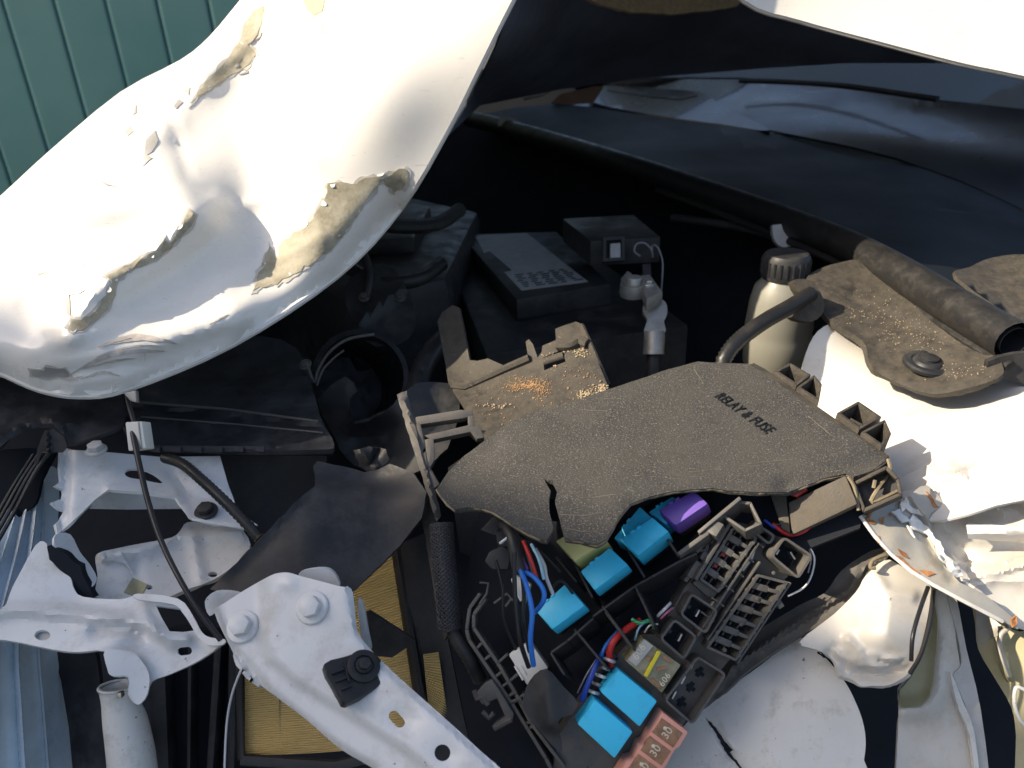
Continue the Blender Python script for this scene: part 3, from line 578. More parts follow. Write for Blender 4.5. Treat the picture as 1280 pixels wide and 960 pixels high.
# ------------------------------------------------------------------ broken black battery-tray bracket with dirt
bkS = tps([(566, 381, .615), (547, 402, .62), (587, 450, .60), (557, 457, .605), (565, 480, .59), (582, 484, .585), (630, 464, .575), (660, 452, .57), (720, 428, .56), (738, 412, .565), (657, 427, .578), (590, 525, .53), (607, 552, .51), (680, 505, .53), (730, 500, .525), (761, 485, .53), (726, 404, .572), (694, 411, .574)])
bk = thing('broken_bracket', 'broken black plastic tray bracket sprinkled with dirt behind the fuse cover', 'bracket')
bkp = sheet('plate', [(547, 402), (553, 390), (566, 381), (574, 385), (587, 450), (597, 451), (610, 448), (630, 457), (648, 451), (660, 445), (657, 427), (661, 424), (666, 430), (672, 447), (677, 440), (678, 432), (695, 425), (694, 411), (707, 406), (720, 402), (727, 405), (742, 440), (762, 487), (770, 510), (640, 560), (610, 560), (590, 525), (560, 476), (557, 457)], bkS, 'dusty_black', bk, res=6, thick=.003, holes=[[(679, 447), (703, 437), (707, 452), (680, 463)]])
BB = bvh_of(bkp)
m = MB(); m.tube([P(x, y, on(BB, .001)(x, y)) for x, y in dens([(566, 482), (582, 484), (630, 462), (662, 448)], 6, 0, False)], .0035, 8); m.build('fold', 'dusty_black', bk)
tubepx('slat', [(679, 452, .562), (704, 444, .557)], 5, 'dusty_black', bk, flat=.5)
m = MB(); m.tube([P(x, y, on(BB, .002)(x, y)) for x, y in dens([(697, 432), (712, 432), (724, 426), (734, 430)], 4, 0, False)], .004, 8); m.tube([P(x, y, on(BB, .001)(x, y)) for x, y in dens([(727, 407), (742, 440), (760, 482)], 6, 0, False)], .0022, 8); m.build('rim', 'dusty_black', bk)
def crumbs(name, bvh, spots, mt, label, r0=.0004, r1=.0011):
    bm = bmesh.new()
    for (x, y, sx, sy, n) in spots:
        for _ in range(n):
            px, py = random.gauss(x, sx), random.gauss(y, sy); r = P(px, py, 1) - CAM; hit = bvh.ray_cast(CAM, r.normalized())
            if hit[0] is None: continue
            q = random.uniform(r0, r1); M = Matrix.Translation(hit[0] + Vector((0, 0, q * .5))) @ Matrix.Rotation(random.random() * 6, 4, 'Z') @ Matrix.Diagonal((1, random.uniform(.6, 1), random.uniform(.5, .9), 1))
            bmesh.ops.create_icosphere(bm, subdivisions=1, radius=q, matrix=M)
    me = bpy.data.meshes.new(name); bm.to_mesh(me); bm.free(); o = link(name, me, mt, None); tag(o, label, 'dirt', kind='stuff'); return o
crumbs('dirt_crumbs', BB, [(660, 480, 14, 4, 260), (677, 488, 6, 6, 120), (648, 483, 8, 2, 80), (640, 500, 30, 14, 60), (720, 470, 16, 14, 50)], 'dirt', 'orange brown dirt crumbs lying on the broken black bracket', .00025, .0008)
crumbs('sand_crumbs', BB, [(735, 494, 9, 3.5, 120), (752, 486, 4, 3, 60), (726, 441, 8, 3, 60), (690, 450, 6, 6, 30), (618, 508, 10, 2, 25)], 'sandy', 'pale sand gathered at the lower corner of the broken bracket')

crumbs('cowl_sand', exec_crumbs, [(1130, 412, 22, 8, 90), (1150, 430, 18, 6, 60), (1080, 395, 20, 6, 50), (1200, 466, 18, 6, 50), (1100, 380, 30, 16, 60)], 'sandy', 'pale sand grains on the dusty cover around the push clip', .0002, .0006)
# ------------------------------------------------------------------ relay and fuse cover
fcS = plus(tps([(550, 610, .445), (607, 550, .478), (655, 520, .495), (780, 478, .516), (873, 452, .53), (940, 455, .527), (1109, 574, .447), (985, 615, .424), (1058, 592, .435), (864, 613, .424), (746, 681, .388), (662, 668, .398), (585, 635, .424), (800, 560, .46), (960, 540, .472), (780, 638, .408)]),
           ridge([(985, 612), (1058, 590), (1106, 572)], 16, -.006), ridge([(790, 630), (900, 612), (985, 612)], 9, -.003), ridge([(640, 600), (740, 640)], 50, .004), ridge([(560, 605), (620, 560)], 14, -.004))
fc = thing('fuse_cover', 'torn black fuse box cover with RELAY & FUSE lettering, dusted with sand', 'fuse cover')
fo = [(546, 611), (551, 619), (560, 630), (568, 637), (585, 634), (602, 635), (615, 639), (628, 647), (645, 658), (662, 668), (678, 674), (684, 675), (692, 662), (687, 640), (686, 625), (688, 614), (680, 599), (691, 601), (697, 612), (694, 626), (699, 645), (706, 673), (725, 676), (746, 681), (757, 675), (764, 664), (772, 648), (788, 630), (811, 621), (836, 615), (864, 612), (890, 610), (912, 613), (949, 615), (985, 615), (1005, 608), (1027, 599), (1058, 592), (1067, 596), (1089, 589), (1106, 577), (1109, 571), (1095, 561), (1061, 538), (1033, 518), (1005, 499), (977, 479), (954, 462), (940, 455), (906, 454), (873, 452), (836, 461), (808, 471), (780, 480), (720, 500), (655, 520), (630, 532), (607, 550), (580, 570), (560, 590)]
fcp = sheet('lid', fo, fcS, 'cover_plastic', fc, res=8, jag=.35, thick=.0028)
FB = bvh_of(fcp)
edge = [p for p in fo if 0] + fo[1:11]
m = MB()
for seg_ in (fo[0:12], fo[21:42]):
    m.tube([P(x + random.uniform(-.4, .4), y + 1.2 + random.uniform(-.4, .4), fcS(x, y) + .0012) for x, y in dens(seg_, 5, 0, False)], [.0005 + .0006 * random.random() for _ in range(400)], 6)
m.build('torn_edge', 'cover_edge', fc)
for l in ([(836, 470), (850, 462), (872, 456)], [(800, 482), (822, 476), (846, 468)], [(868, 462), (880, 480)], [(712, 512), (745, 500), (775, 498)], [(725, 512), (760, 514)], [(700, 643), (730, 644), (752, 640)], [(706, 660), (728, 664), (748, 664)], [(668, 630), (672, 640)], [(655, 644), (680, 650)], [(735, 622), (770, 618)], [(1010, 520), (1040, 545)], [(860, 590), (900, 586)], [(930, 580), (990, 574)]):
    MB().tube([P(x, y, on(FB, .0001)(x, y)) for x, y in dens(smooth2(l, 4, False), 4, .4, False)], [.0001 + .00016 * random.random() for _ in range(200)], 5).build('scuff', 'scuff', [c for c in fc.children if c.name.startswith('lid')][0])
# skirt along the right rear rim
sk = [(1109, 571), (1061, 538), (1005, 499), (954, 462), (940, 455)]
m = MB()
for a, b in zip(sk, sk[1:]):
    A, B_ = P(*a, fcS(*a)), P(*b, fcS(*b)); dn = Vector((.012, .0, -.03)); ou = Vector((.0015, .0015, 0))
    m.prism([A + ou, B_ + ou, B_ - ou, A - ou], [A + dn + ou, B_ + dn + ou, B_ + dn - ou, A + dn - ou])
m.build('skirt', 'dusty_black', fc)
nrm = (P(960, 470, fcS(960, 470)) - P(880, 520, fcS(880, 520))).cross(P(900, 600, fcS(900, 600)) - P(920, 470, fcS(920, 470)))
if nrm.dot(CAM - P(920, 520, .47)) < 0: nrm = -nrm
nrm.normalize(); t0 = P(892, 497, fcS(892, 497)); t1 = P(957, 548, fcS(957, 548))
tx = text('lettering', 'RELAY & FUSE', t0 + nrm * .0004, t1 - t0, nrm, .0072, 'letter', fc, .0004, 1.7)
L_ = max((v.co - t0).dot((t1 - t0).normalized()) for v in tx.data.vertices); s_ = (t1 - t0).length / L_
M = Matrix.Translation(t0) @ Matrix.Scale(s_, 4) @ Matrix.Translation(-t0); tx.data.transform(M)
for v in tx.data.vertices:                   # lay the letters onto the lid
    hit = FB.ray_cast(CAM, (v.co - CAM).normalized())
    if hit[0] is not None: h = (v.co - t0).dot(nrm); v.co = hit[0] + nrm * (.0002 + (.0004 if h > .0004 else 0))
# clips on the rim
def clip(quad, hgt, name='clip'):
    pl = Plane(*quad[0], fcS(*quad[0]) + .004, (.0, .8, .6)); m = MB(); m.ring(pl, quad, 3.2, -hgt, .004, .0006)
    a, b = quad[0], quad[2]; m.wall(pl, ((a[0] * 2 + b[0]) / 3, (a[1] * 2 + b[1]) / 3), ((a[0] + b[0] * 2) / 3 - 4, (a[1] + b[1] * 2) / 3 + 6), 3, -hgt, 0); m.build(name, 'dusty_black', fc)
clip([(966, 470), (986, 459), (1012, 474), (994, 488)], .016); clip([(994, 490), (1016, 474), (1026, 486), (1022, 508)], .016); clip([(1044, 522), (1071, 507), (1100, 527), (1072, 543)], .018); clip([(1074, 546), (1104, 530), (1112, 548), (1100, 564)], .018)
crumbs('cover_sand', FB, [(700, 505, 20, 4, 40), (755, 500, 25, 8, 30), (860, 470, 30, 8, 40), (740, 665, 14, 8, 50), (720, 640, 30, 12, 40), (1040, 590, 25, 8, 40), (850, 560, 120, 50, 120)], 'sandy', 'fine sand specks scattered over the black fuse cover', .00012, .0003)

# ------------------------------------------------------------------ fuse box
PB = Plane(880, 790, .425, (.03, .14, 1))           # the torn-out fuse block faces up to the viewer
PA = Plane(755, 735, .425, (-.34, .50, .80))        # the relay bed under the cover leans back
fx = thing('fuse_box', 'open black fuse box with wiring trays under the torn cover', 'fuse box')
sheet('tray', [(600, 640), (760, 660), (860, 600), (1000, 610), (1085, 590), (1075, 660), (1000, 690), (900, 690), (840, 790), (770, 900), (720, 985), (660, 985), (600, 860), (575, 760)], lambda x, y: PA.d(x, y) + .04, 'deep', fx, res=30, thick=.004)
m = MB(); gw = 3.2
for a, b in (((736, 766), (790, 727)), ((790, 727), (850, 694)), ((748, 752), (787, 806)), ((790, 727), (814, 778)), ((683, 812), (704, 797)), ((704, 797), (737, 768)), ((713, 782), (752, 829)), ((752, 760), (782, 800)), ((850, 694), (868, 686)), ((704, 680), (736, 742)), ((683, 812), (700, 840)), ((770, 664), (802, 716)), ((812, 640), (846, 690)), ((690, 690), (716, 722))):
    m.wall(PA, a, b, gw, -.03, -.008, .0005)
m.build('tray_grid', 'black', fx)
# side boxes under the cover's right
sd = Plane(1030, 635, .432, (-.45, .25, .85))
m = MB(); m.on(sd, [(985, 628), (1057, 594), (1072, 630), (990, 669)], -.012, 0, .0012); m.build('side_plate', 'plate_plastic', fx)
m = MB(); m.on(sd, [(962, 618), (982, 616), (988, 668), (976, 660)], -.015, -.002, .001); m.build('side_block', 'plate_plastic', fx); m = MB(); m.ring(sd, [(1064, 602), (1108, 580), (1124, 596), (1128, 618), (1078, 640)], 5, -.02, -.004, .0008); m.build('side_frame', 'dusty_black', fx); m = MB(); m.on(sd, [(1068, 602), (1106, 584), (1122, 598), (1124, 616), (1080, 636)], -.024, -.016); m.build('side_block', 'black', fx)
m = MB(); [m.tube([P(*q) for q in smooth2(l, 4, False)], .0011, 6) for l in ([(1060, 596, .432), (1068, 610, .43), (1073, 638, .428)], [(1110, 574, .44), (1112, 590, .436), (1098, 610, .43), (1090, 628, .428), (1126, 612, .43)], [(1092, 610, .43), (1094, 600, .43)])]; m.build('broken_rim', 'cover_edge', fx)
m = MB(); m.ring(PA, [(900, 640), (916, 620), (938, 622), (952, 650), (930, 660)], 4, -.02, -.006, .0006); m.build('inner_socket', 'block', fx)
m = MB(); m.on(PA, [(880, 660), (892, 646), (904, 652), (894, 668)], -.02, -.004, .0008); m.build('inner_tab', 'block', fx)
m = MB(); m.wall(PA, (872, 664), (925, 620), 5, -.02, -.002, .0008); m.wall(PA, (846, 690), (884, 662), 6, -.02, -.004, .0008); m.build('inner_rim', 'block', fx)
m = MB(); m.on(sd, [(985, 618), (1000, 610), (1010, 612), (996, 622)], -.005, .001, .0008); m.build('red_tab', 'wire_red', fx)

# fuse block
bl = thing('fuse_block', 'black fuse socket block torn loose, rows of empty fuse slots', 'fuse block')
hull = [(822, 797), (842, 770), (860, 738), (880, 710), (914, 652), (922, 652), (946, 657), (975, 669), (1010, 694), (992, 724), (986, 730), (920, 828), (908, 842), (864, 906), (846, 935), (815, 985), (690, 985), (700, 925), (742, 866), (770, 828), (800, 795)]
m = MB(); m.on(PB, hull, -.024, -.009, .001); m.build('base', 'block', bl)
def lerp2(a, b, t): return (a[0] + (b[0] - a[0]) * t, a[1] + (b[1] - a[1]) * t)
def row(A, B, C, D, n):
    """fuse row A-B long left side, D-C long right side"""
    m = MB(); m.ring(PB, rnd([A, B, C, D], 3), 3.2, -.009, .002); fr_ = m.build('row_frame', 'block', bl)
    for k in range(n):
        t = (k + .5) / n; a = lerp2(A, B, t); d = lerp2(D, C, t); tw = .5 / n * .5
        a0, a1 = lerp2(A, B, t - tw), lerp2(A, B, t + tw); d0, d1 = lerp2(D, C, t - tw), lerp2(D, C, t + tw)
        q = [lerp2(a0, d0, .15), lerp2(a1, d1, .15), lerp2(a1, d1, .5), lerp2(a0, d0, .5)]
        m = MB(); m.on(PB, q, -.009, -.0078); m.on(PB, [lerp2(a0, d0, .62), lerp2(a1, d1, .62), lerp2(a1, d1, .86), lerp2(a0, d0, .86)], -.009, -.0078); m.build('slot', 'deep', fr_)
        if k < n - 1:
            e = lerp2(A, B, (k + 1) / n); f = lerp2(D, C, (k + 1) / n)
            m = MB(); m.wall(PB, lerp2(e, f, .1), lerp2(e, f, .62), 8.6, -.009, .0004, .0007); m.wall(PB, lerp2(e, f, .6), lerp2(e, f, .93), 4.8, -.009, .0016, .0004); m.build('divider', 'block', fr_)
        m = MB(); m.wall(PB, lerp2(a0, d0, .57), lerp2(a1, d1, .57), 2.0, -.009, -.004); m.build('contact', 'block', fr_)
        m = MB(); m.wall(PB, lerp2(lerp2(a0, d0, .3), lerp2(a1, d1, .3), .2), lerp2(lerp2(a0, d0, .3), lerp2(a1, d1, .3), .8), 2.2, -.009, -.0035, .0003); m.build('prong', 'channel_grey', fr_)
        m = MB(); m.wall(PB, lerp2(a, d, .93), lerp2(a, d, 1.03), 4.5, -.004, .0024, .0005); m.wall(PB, lerp2(a, d, -.03), lerp2(a, d, .06), 4, -.004, .0022, .0005); m.build('rim_nub', 'block', fr_)
    return
row((873, 724), (917, 655), (946, 672), (897, 741), 5)
row((881, 809), (946, 717), (984, 727), (919, 826), 7)
for q in ([(893, 708), (899, 698), (904, 702), (898, 712)], [(903, 694), (908, 686), (913, 690), (908, 698)]):
    m = MB(); m.on(PB, q, -.0075, -.004, .0004); m.build('red_insert', 'wire_red', bl)
def socket(quad, tongue, mt='block', hh=.004):
    c = (sum(p[0] for p in quad) / 4, sum(p[1] for p in quad) / 4)
    m = MB(); m.ring(PB, rnd(quad, 7), 3.0, -.009, hh); sw_ = m.build('socket_wall', mt, bl)
    m = MB(); m.on(PB, [lerp2(p, c, .25) for p in quad], -.0089, -.0082); m.build('socket_floor', 'deep', sw_)
    for (a, b) in tongue:
        m = MB(); m.wall(PB, a, b, 2.6, -.008, -.002, .0005); m.build('contact', 'silver', sw_)
    m = MB(); e, f = lerp2(quad[0], quad[1], .5), c
    m.wall(PB, lerp2(e, f, .3), lerp2(e, f, .75), 6, -.0082, -.006, .0005); m.wall(PB, lerp2(quad[0], c, .5), lerp2(quad[1], c, .5), 3.4, -.0082, -.0065); m.build('key_slot', 'wire_black', sw_)
socket([(957, 694), (974, 669), (1010, 693), (992, 723)], [((972, 694), (976, 687)), ((990, 690), (996, 700))], hh=.007)
socket([(937, 664), (944, 654), (967, 669), (959, 682)], [((945, 666), (949, 660))])
socket([(847, 767), (862, 739), (896, 762), (880, 792)], [((871, 772), (876, 763))])
socket([(822, 797), (841, 771), (870, 794), (853, 824)], [((849, 803), (854, 793))])
# centre channel with pale metal links
for q in ([(928, 709), (939, 691), (949, 687), (945, 700), (933, 716)], [(906, 734), (914, 723), (922, 727), (913, 742)], [(891, 760), (898, 750), (905, 754), (896, 766)]):
    m = MB(); m.on(PB, q, -.0085, -.005, .0004); m.build('metal_link', 'connector_white', bl)
m = MB()
for k in range(6):
    a = lerp2((884, 770), (952, 668), k / 5.5); m.wall(PB, (a[0] - 7, a[1] - 5), (a[0] + 9, a[1] + 7), 2.4, -.009, 0, .0004)
m.wall(PB, (871, 795), (948, 678), 3, -.009, .0015, .0005); m.wall(PB, (884, 800), (950, 702), 2.6, -.009, .001, .0005); m.build('centre_channel', 'block', bl)
m = MB(); m.wall(PB, (912, 652), (868, 724), 4.5, -.018, .0035, .0006); m.build('outer_rail', 'block', bl)
m = MB(); m.wall(PB, (988, 728), (921, 829), 3, -.018, .001, .0006); m.build('outer_rail', 'block', bl)
m = MB(); m.on(PB, [(868, 730), (878, 722), (900, 742), (892, 752)], -.009, -.004, .0006); m.build('filler_plate', 'wire_navy' if 0 else 'block', bl)
for k in range(5):
    a = lerp2((856, 726), (905, 652), k / 4.6); m = MB(); m.on(PB, [(a[0], a[1]), (a[0] + 6, a[1] - 8), (a[0] + 10, a[1] - 5), (a[0] + 4, a[1] + 3)], -.02, -.002, .0006); m.build('latch', 'block', bl)
for k in range(4):
    a = lerp2((966, 716), (905, 812), k / 3); m = MB(); m.lathe(PB.pt(*a, .001), PB.nw, [(.0011, 0), (.0011, .0008), (.0006, .0011), (.0001, .0011)], 10); m.build('stud', 'channel_grey', bl)
# three-slot block
m = MB(); m.ring(PB, rnd([(828, 874), (870, 818), (907, 841), (864, 905)], 7), 3.0, -.009, .003); sw_ = m.build('socket_wall', 'block', bl)
for k in range(3):
    o_x, o_y = 11.5 * k, -19 * k; m = MB()
    m.wall(PB, (842 + o_x, 876 + o_y), (847 + o_x, 866 + o_y), 2.6, -.009, -.003, .0005); m.build('contact', 'silver', sw_)
    m = MB(); m.wall(PB, (852 + o_x, 880 + o_y), (862 + o_x, 887 + o_y), 5, -.009, -.0082); m.wall(PB, (853 + o_x, 888 + o_y), (860 + o_x, 877 + o_y), 5, -.009, -.008); m.build('slot', 'deep', sw_)
for a, b in (((884, 690), (878, 700)), ((870, 690), (886, 668)), ((890, 668), (898, 655)), ((973, 752), (978, 760)), ((862, 722), (874, 702))): m = MB(); m.wall(PB, a, b, 8, -.02, .0, .0008); m.build('locking_tab', 'block', bl)
m = MB(); m.lathe(PB.pt(880, 683, -.008), PB.nw, [(.0035, 0), (.0035, .006), (.0018, .006), (.0018, .002), (.0001, .002)], 16); m.build('locking_eye', 'block', bl)

# relays ----------------------------------------------------------------
def relay(top, pl, h, mt, label, up=.0, bev=.0012, grow=.02):
    t = thing('relay', label, 'relay', 'plug-in relays of the fuse box')
    m = MB(); m.on(pl, top, up - h, up, bev, grow); m.build('relay_case', mt, t)
    c = (sum(p[0] for p in top) / 4, sum(p[1] for p in top) / 4)
    m = MB(); m.wall(pl, lerp2(lerp2(top[2], top[3], .2), c, .12), lerp2(lerp2(top[2], top[3], .45), c, .12), 1.0, up + .00005, up + .0003); m.wall(pl, lerp2(lerp2(top[0], top[1], .3), c, .06), lerp2(lerp2(top[0], top[1], .42), c, .06), 2.5, up - .004, up + .0006, .0002); m.wall(pl, lerp2(lerp2(top[0], top[1], .5), c, .06), lerp2(lerp2(top[0], top[1], .62), c, .06), 2.5, up - .004, up + .0006, .0002); m.build('case_ridge', mt, t.children[0])
    m = MB(); m.on(pl, [lerp2(p, c, .12) for p in top], up - h - .006, up - h - .0003); m.build('relay_base', 'black', t)
    return t
relay([(749, 862), (771, 834), (819, 873), (797, 905)], PB, .014, 'cyan', 'blue relay beside the clear yellow-striped relay, upper of the lowest pair', .006)
relay([(720, 901), (742, 871), (789, 911), (766, 944)], PB, .014, 'cyan', 'blue relay next to the pink fuse pack, lowest of all blue relays', .006)
relay([(669, 763), (707, 729), (731, 757), (690, 787)], PA, .012, 'cyan', 'blue relay touching the blue and white wires, leftmost of the blue relays')
relay([(725, 714), (762, 684), (785, 706), (743, 738)], PA, .013, 'cyan', 'blue relay just right of the yellow relay')
relay([(775, 674), (815, 646), (836, 664), (797, 695)], PA, .018, 'cyan', 'blue relay half in sun just below the cover edge, left of the purple relay')
relay([(764, 668), (797, 628), (814, 644), (780, 676)], PA, .018, 'cyan', 'shaded blue relay partly hidden under the torn cover edge', -.006)
relay([(806, 632), (836, 612), (858, 622), (828, 648)], PA, .018, 'cyan', 'blue relay mostly hidden behind the purple relay', -.010)
relay([(821, 637), (866, 612), (887, 629), (844, 658)], PA, .016, 'purple', 'purple relay with rounded corners under the cover edge', .0, .003)
relay([(694, 676), (738, 652), (758, 675), (718, 702)], PA, .018, 'yellow', 'yellow relay under the torn corner of the cover')
cr = thing('relay', 'clear tinted relay with a yellow stripe', 'relay', 'plug-in relays of the fuse box')
q = [(780, 824), (802, 795), (849, 829), (825, 864)]
m = MB(); m.on(PB, q, -.010, .005, .0012, .02); m.build('relay_case', 'clear_relay', cr)
m = MB(); m.wall(PB, (804, 842), (821, 811), 5, .0052, .0066, .0004); m.build('stripe', 'yellow_strip', cr)
m = MB(); m.on(PB, [(783, 822), (803, 797), (814, 805), (793, 830)], .0051, .0054); m.build('printed_band', 'grey_paint', cr)
m = MB()
for a, b in (((812, 846), (822, 856)), ((826, 818), (838, 826)), ((818, 834), (830, 832)), ((806, 818), (810, 822))): m.wall(PB, a, b, 4, .005, .0058, .0003)
m.build('inner_frame', 'amber', cr)
text('relay_print', '606', PB.pt(794, 823, .0055), PB.pt(806, 805) - PB.pt(794, 823), PB.nw, .0055, 'print', cr, .0001)
text('relay_print', '606', PB.pt(826, 856, .0053), PB.pt(840, 836) - PB.pt(826, 856), PB.nw, .0048, 'print', cr, .0001)
pk = thing('fuse_pack', 'pink three-element fuse pack marked 30', 'fuse')
m = MB(); m.on(PB, [(825, 886), (857, 911), (846, 930), (841, 932), (830, 952), (800, 992), (768, 968), (781, 947), (790, 945), (796, 928), (803, 926)], -.008, .006, .001); m.build('fuse_body', 'pink', pk)
for k in range(3):
    ox, oy = -14.5 * k, 22 * k; qq = [(824 + ox, 893 + oy), (850 + ox, 912 + oy), (838 + ox, 930 + oy), (812 + ox, 911 + oy)]
    m = MB(); m.on(PB, qq, .004, .0064, .0003); wd_o = m.build('window', 'amber', pk)
    m = MB(); m.lathe(PB.pt(828 + ox, 906 + oy, .0064), PB.nw, [(.0011, 0), (.0008, .0006), (.0001, .0007)], 10); m.build('rivet', 'print', wd_o)
    text('fuse_print', '30', PB.pt(830 + ox, 920 + oy, .0066), PB.pt(840 + ox, 905 + oy) - PB.pt(830 + ox, 920 + oy), PB.nw, .0058, 'print', wd_o, .0001)

# ladder-like wiring guide, connectors, wires ----------------------------
PC = Plane(630, 850, .43, (-.1, .25, 1))
ld = thing('wiring_guide', 'black plastic ladder-shaped wiring guide with broken clips left of the relays', 'wiring guide')
m = MB(); out_ = [(600, 742), (587, 760), (583, 787), (586, 800), (640, 880), (682, 948), (695, 975)]; inn_ = [(607, 748), (592, 768), (592, 785), (622, 829), (645, 868), (664, 905), (706, 960)]
for l in (out_, inn_):
    for a, b in zip(l, l[1:]): m.wall(PC, a, b, 4.6, -.012, 0, .0006)
m.build('rail', 'block', ld)
for a, b in (((604, 826), (614, 818)), ((618, 847), (630, 838)), ((634, 872), (644, 865)), ((655, 905), (664, 903)), ((594, 812), (602, 804)), ((626, 860), (656, 836)), ((640, 880), (655, 868)), ((622, 829), (634, 818)), ((660, 912), (668, 906))):
    m = MB(); m.wall(PC, a, b, 3.6, -.01, -.001, .0005); m.build('rung', 'block', ld)
m = MB(); m.on(PC, [(606, 853), (616, 848), (626, 862), (643, 890), (642, 898), (620, 912), (617, 904), (632, 894), (622, 872), (604, 880), (595, 866)], -.006, .004, .001); m.build('clip_plate', 'block', ld)
m = MB(); m.tube([PC.pt(*p, .003) for p in ((594, 862), (597, 872), (606, 870), (611, 880))], .0016, 8); m.tube([PC.pt(*p, .003) for p in ((604, 888), (612, 896), (618, 890))], .0014, 8); m.tube([PC.pt(618, 909, .003), PC.pt(640, 897, .003)], .0018, 8); m.build('broken_clip', 'channel_grey', ld)
sheet('guard', smooth2([(662, 851), (683, 836), (704, 858), (722, 878), (714, 893), (698, 902), (702, 940), (680, 920), (654, 884)], 3), plus(PC, lambda x, y: -.012, ridge([(683, 840), (690, 900)], 14, .006)), 'black', ld, res=7, thick=.004)
m = MB(); m.on(PC, [(612, 690), (628, 682), (640, 690), (636, 712), (616, 712), (606, 702)], -.01, .004, .0015); m.on(PC, [(618, 664), (636, 662), (640, 684), (622, 684)], -.012, -.002, .001); m.on(PC, [(594, 660), (612, 642), (625, 650), (615, 668)], -.03, -.02, .001); m.build('holder', 'black', ld)
[MB().tube([PC.pt(*p, .002) for p in l], .0007, 6).build('edge_strip', 'channel_grey', ld) for l in ([(600, 728), (611, 729), (609, 742), (600, 755)], [(618, 754), (634, 742), (643, 752)], [(632, 758), (640, 748)], [(640, 876), (650, 872), (656, 880)])]
def conn(q, pl, h0, h1, label):
    t = thing('connector', label, 'connector', 'white wiring connectors'); c = (sum(p[0] for p in q) / 4, sum(p[1] for p in q) / 4)
    m = MB(); m.on(pl, q, h0, h1, .0016); m.build('shell', 'connector_white', t)
    m = MB(); m.wall(pl, lerp2(q[0], q[3], .35), lerp2(q[0], q[3], .8), 3, h1 - .0005, h1 + .0008, .0003); m.wall(pl, lerp2(lerp2(q[0], q[3], .4), c, .4), lerp2(lerp2(q[0], q[3], .85), c, .4), 2, h1 - .0005, h1 + .0008, .0003); m.build('ridge', 'connector_white', t)
conn([(635, 818), (662, 801), (686, 835), (659, 858)], PC, -.012, .0, 'white connector at the lower end of the black and blue wires')
conn([(637, 724), (645, 718), (664, 730), (655, 758)], PC, -.012, -.001, 'white connector behind the top of the blue wires')
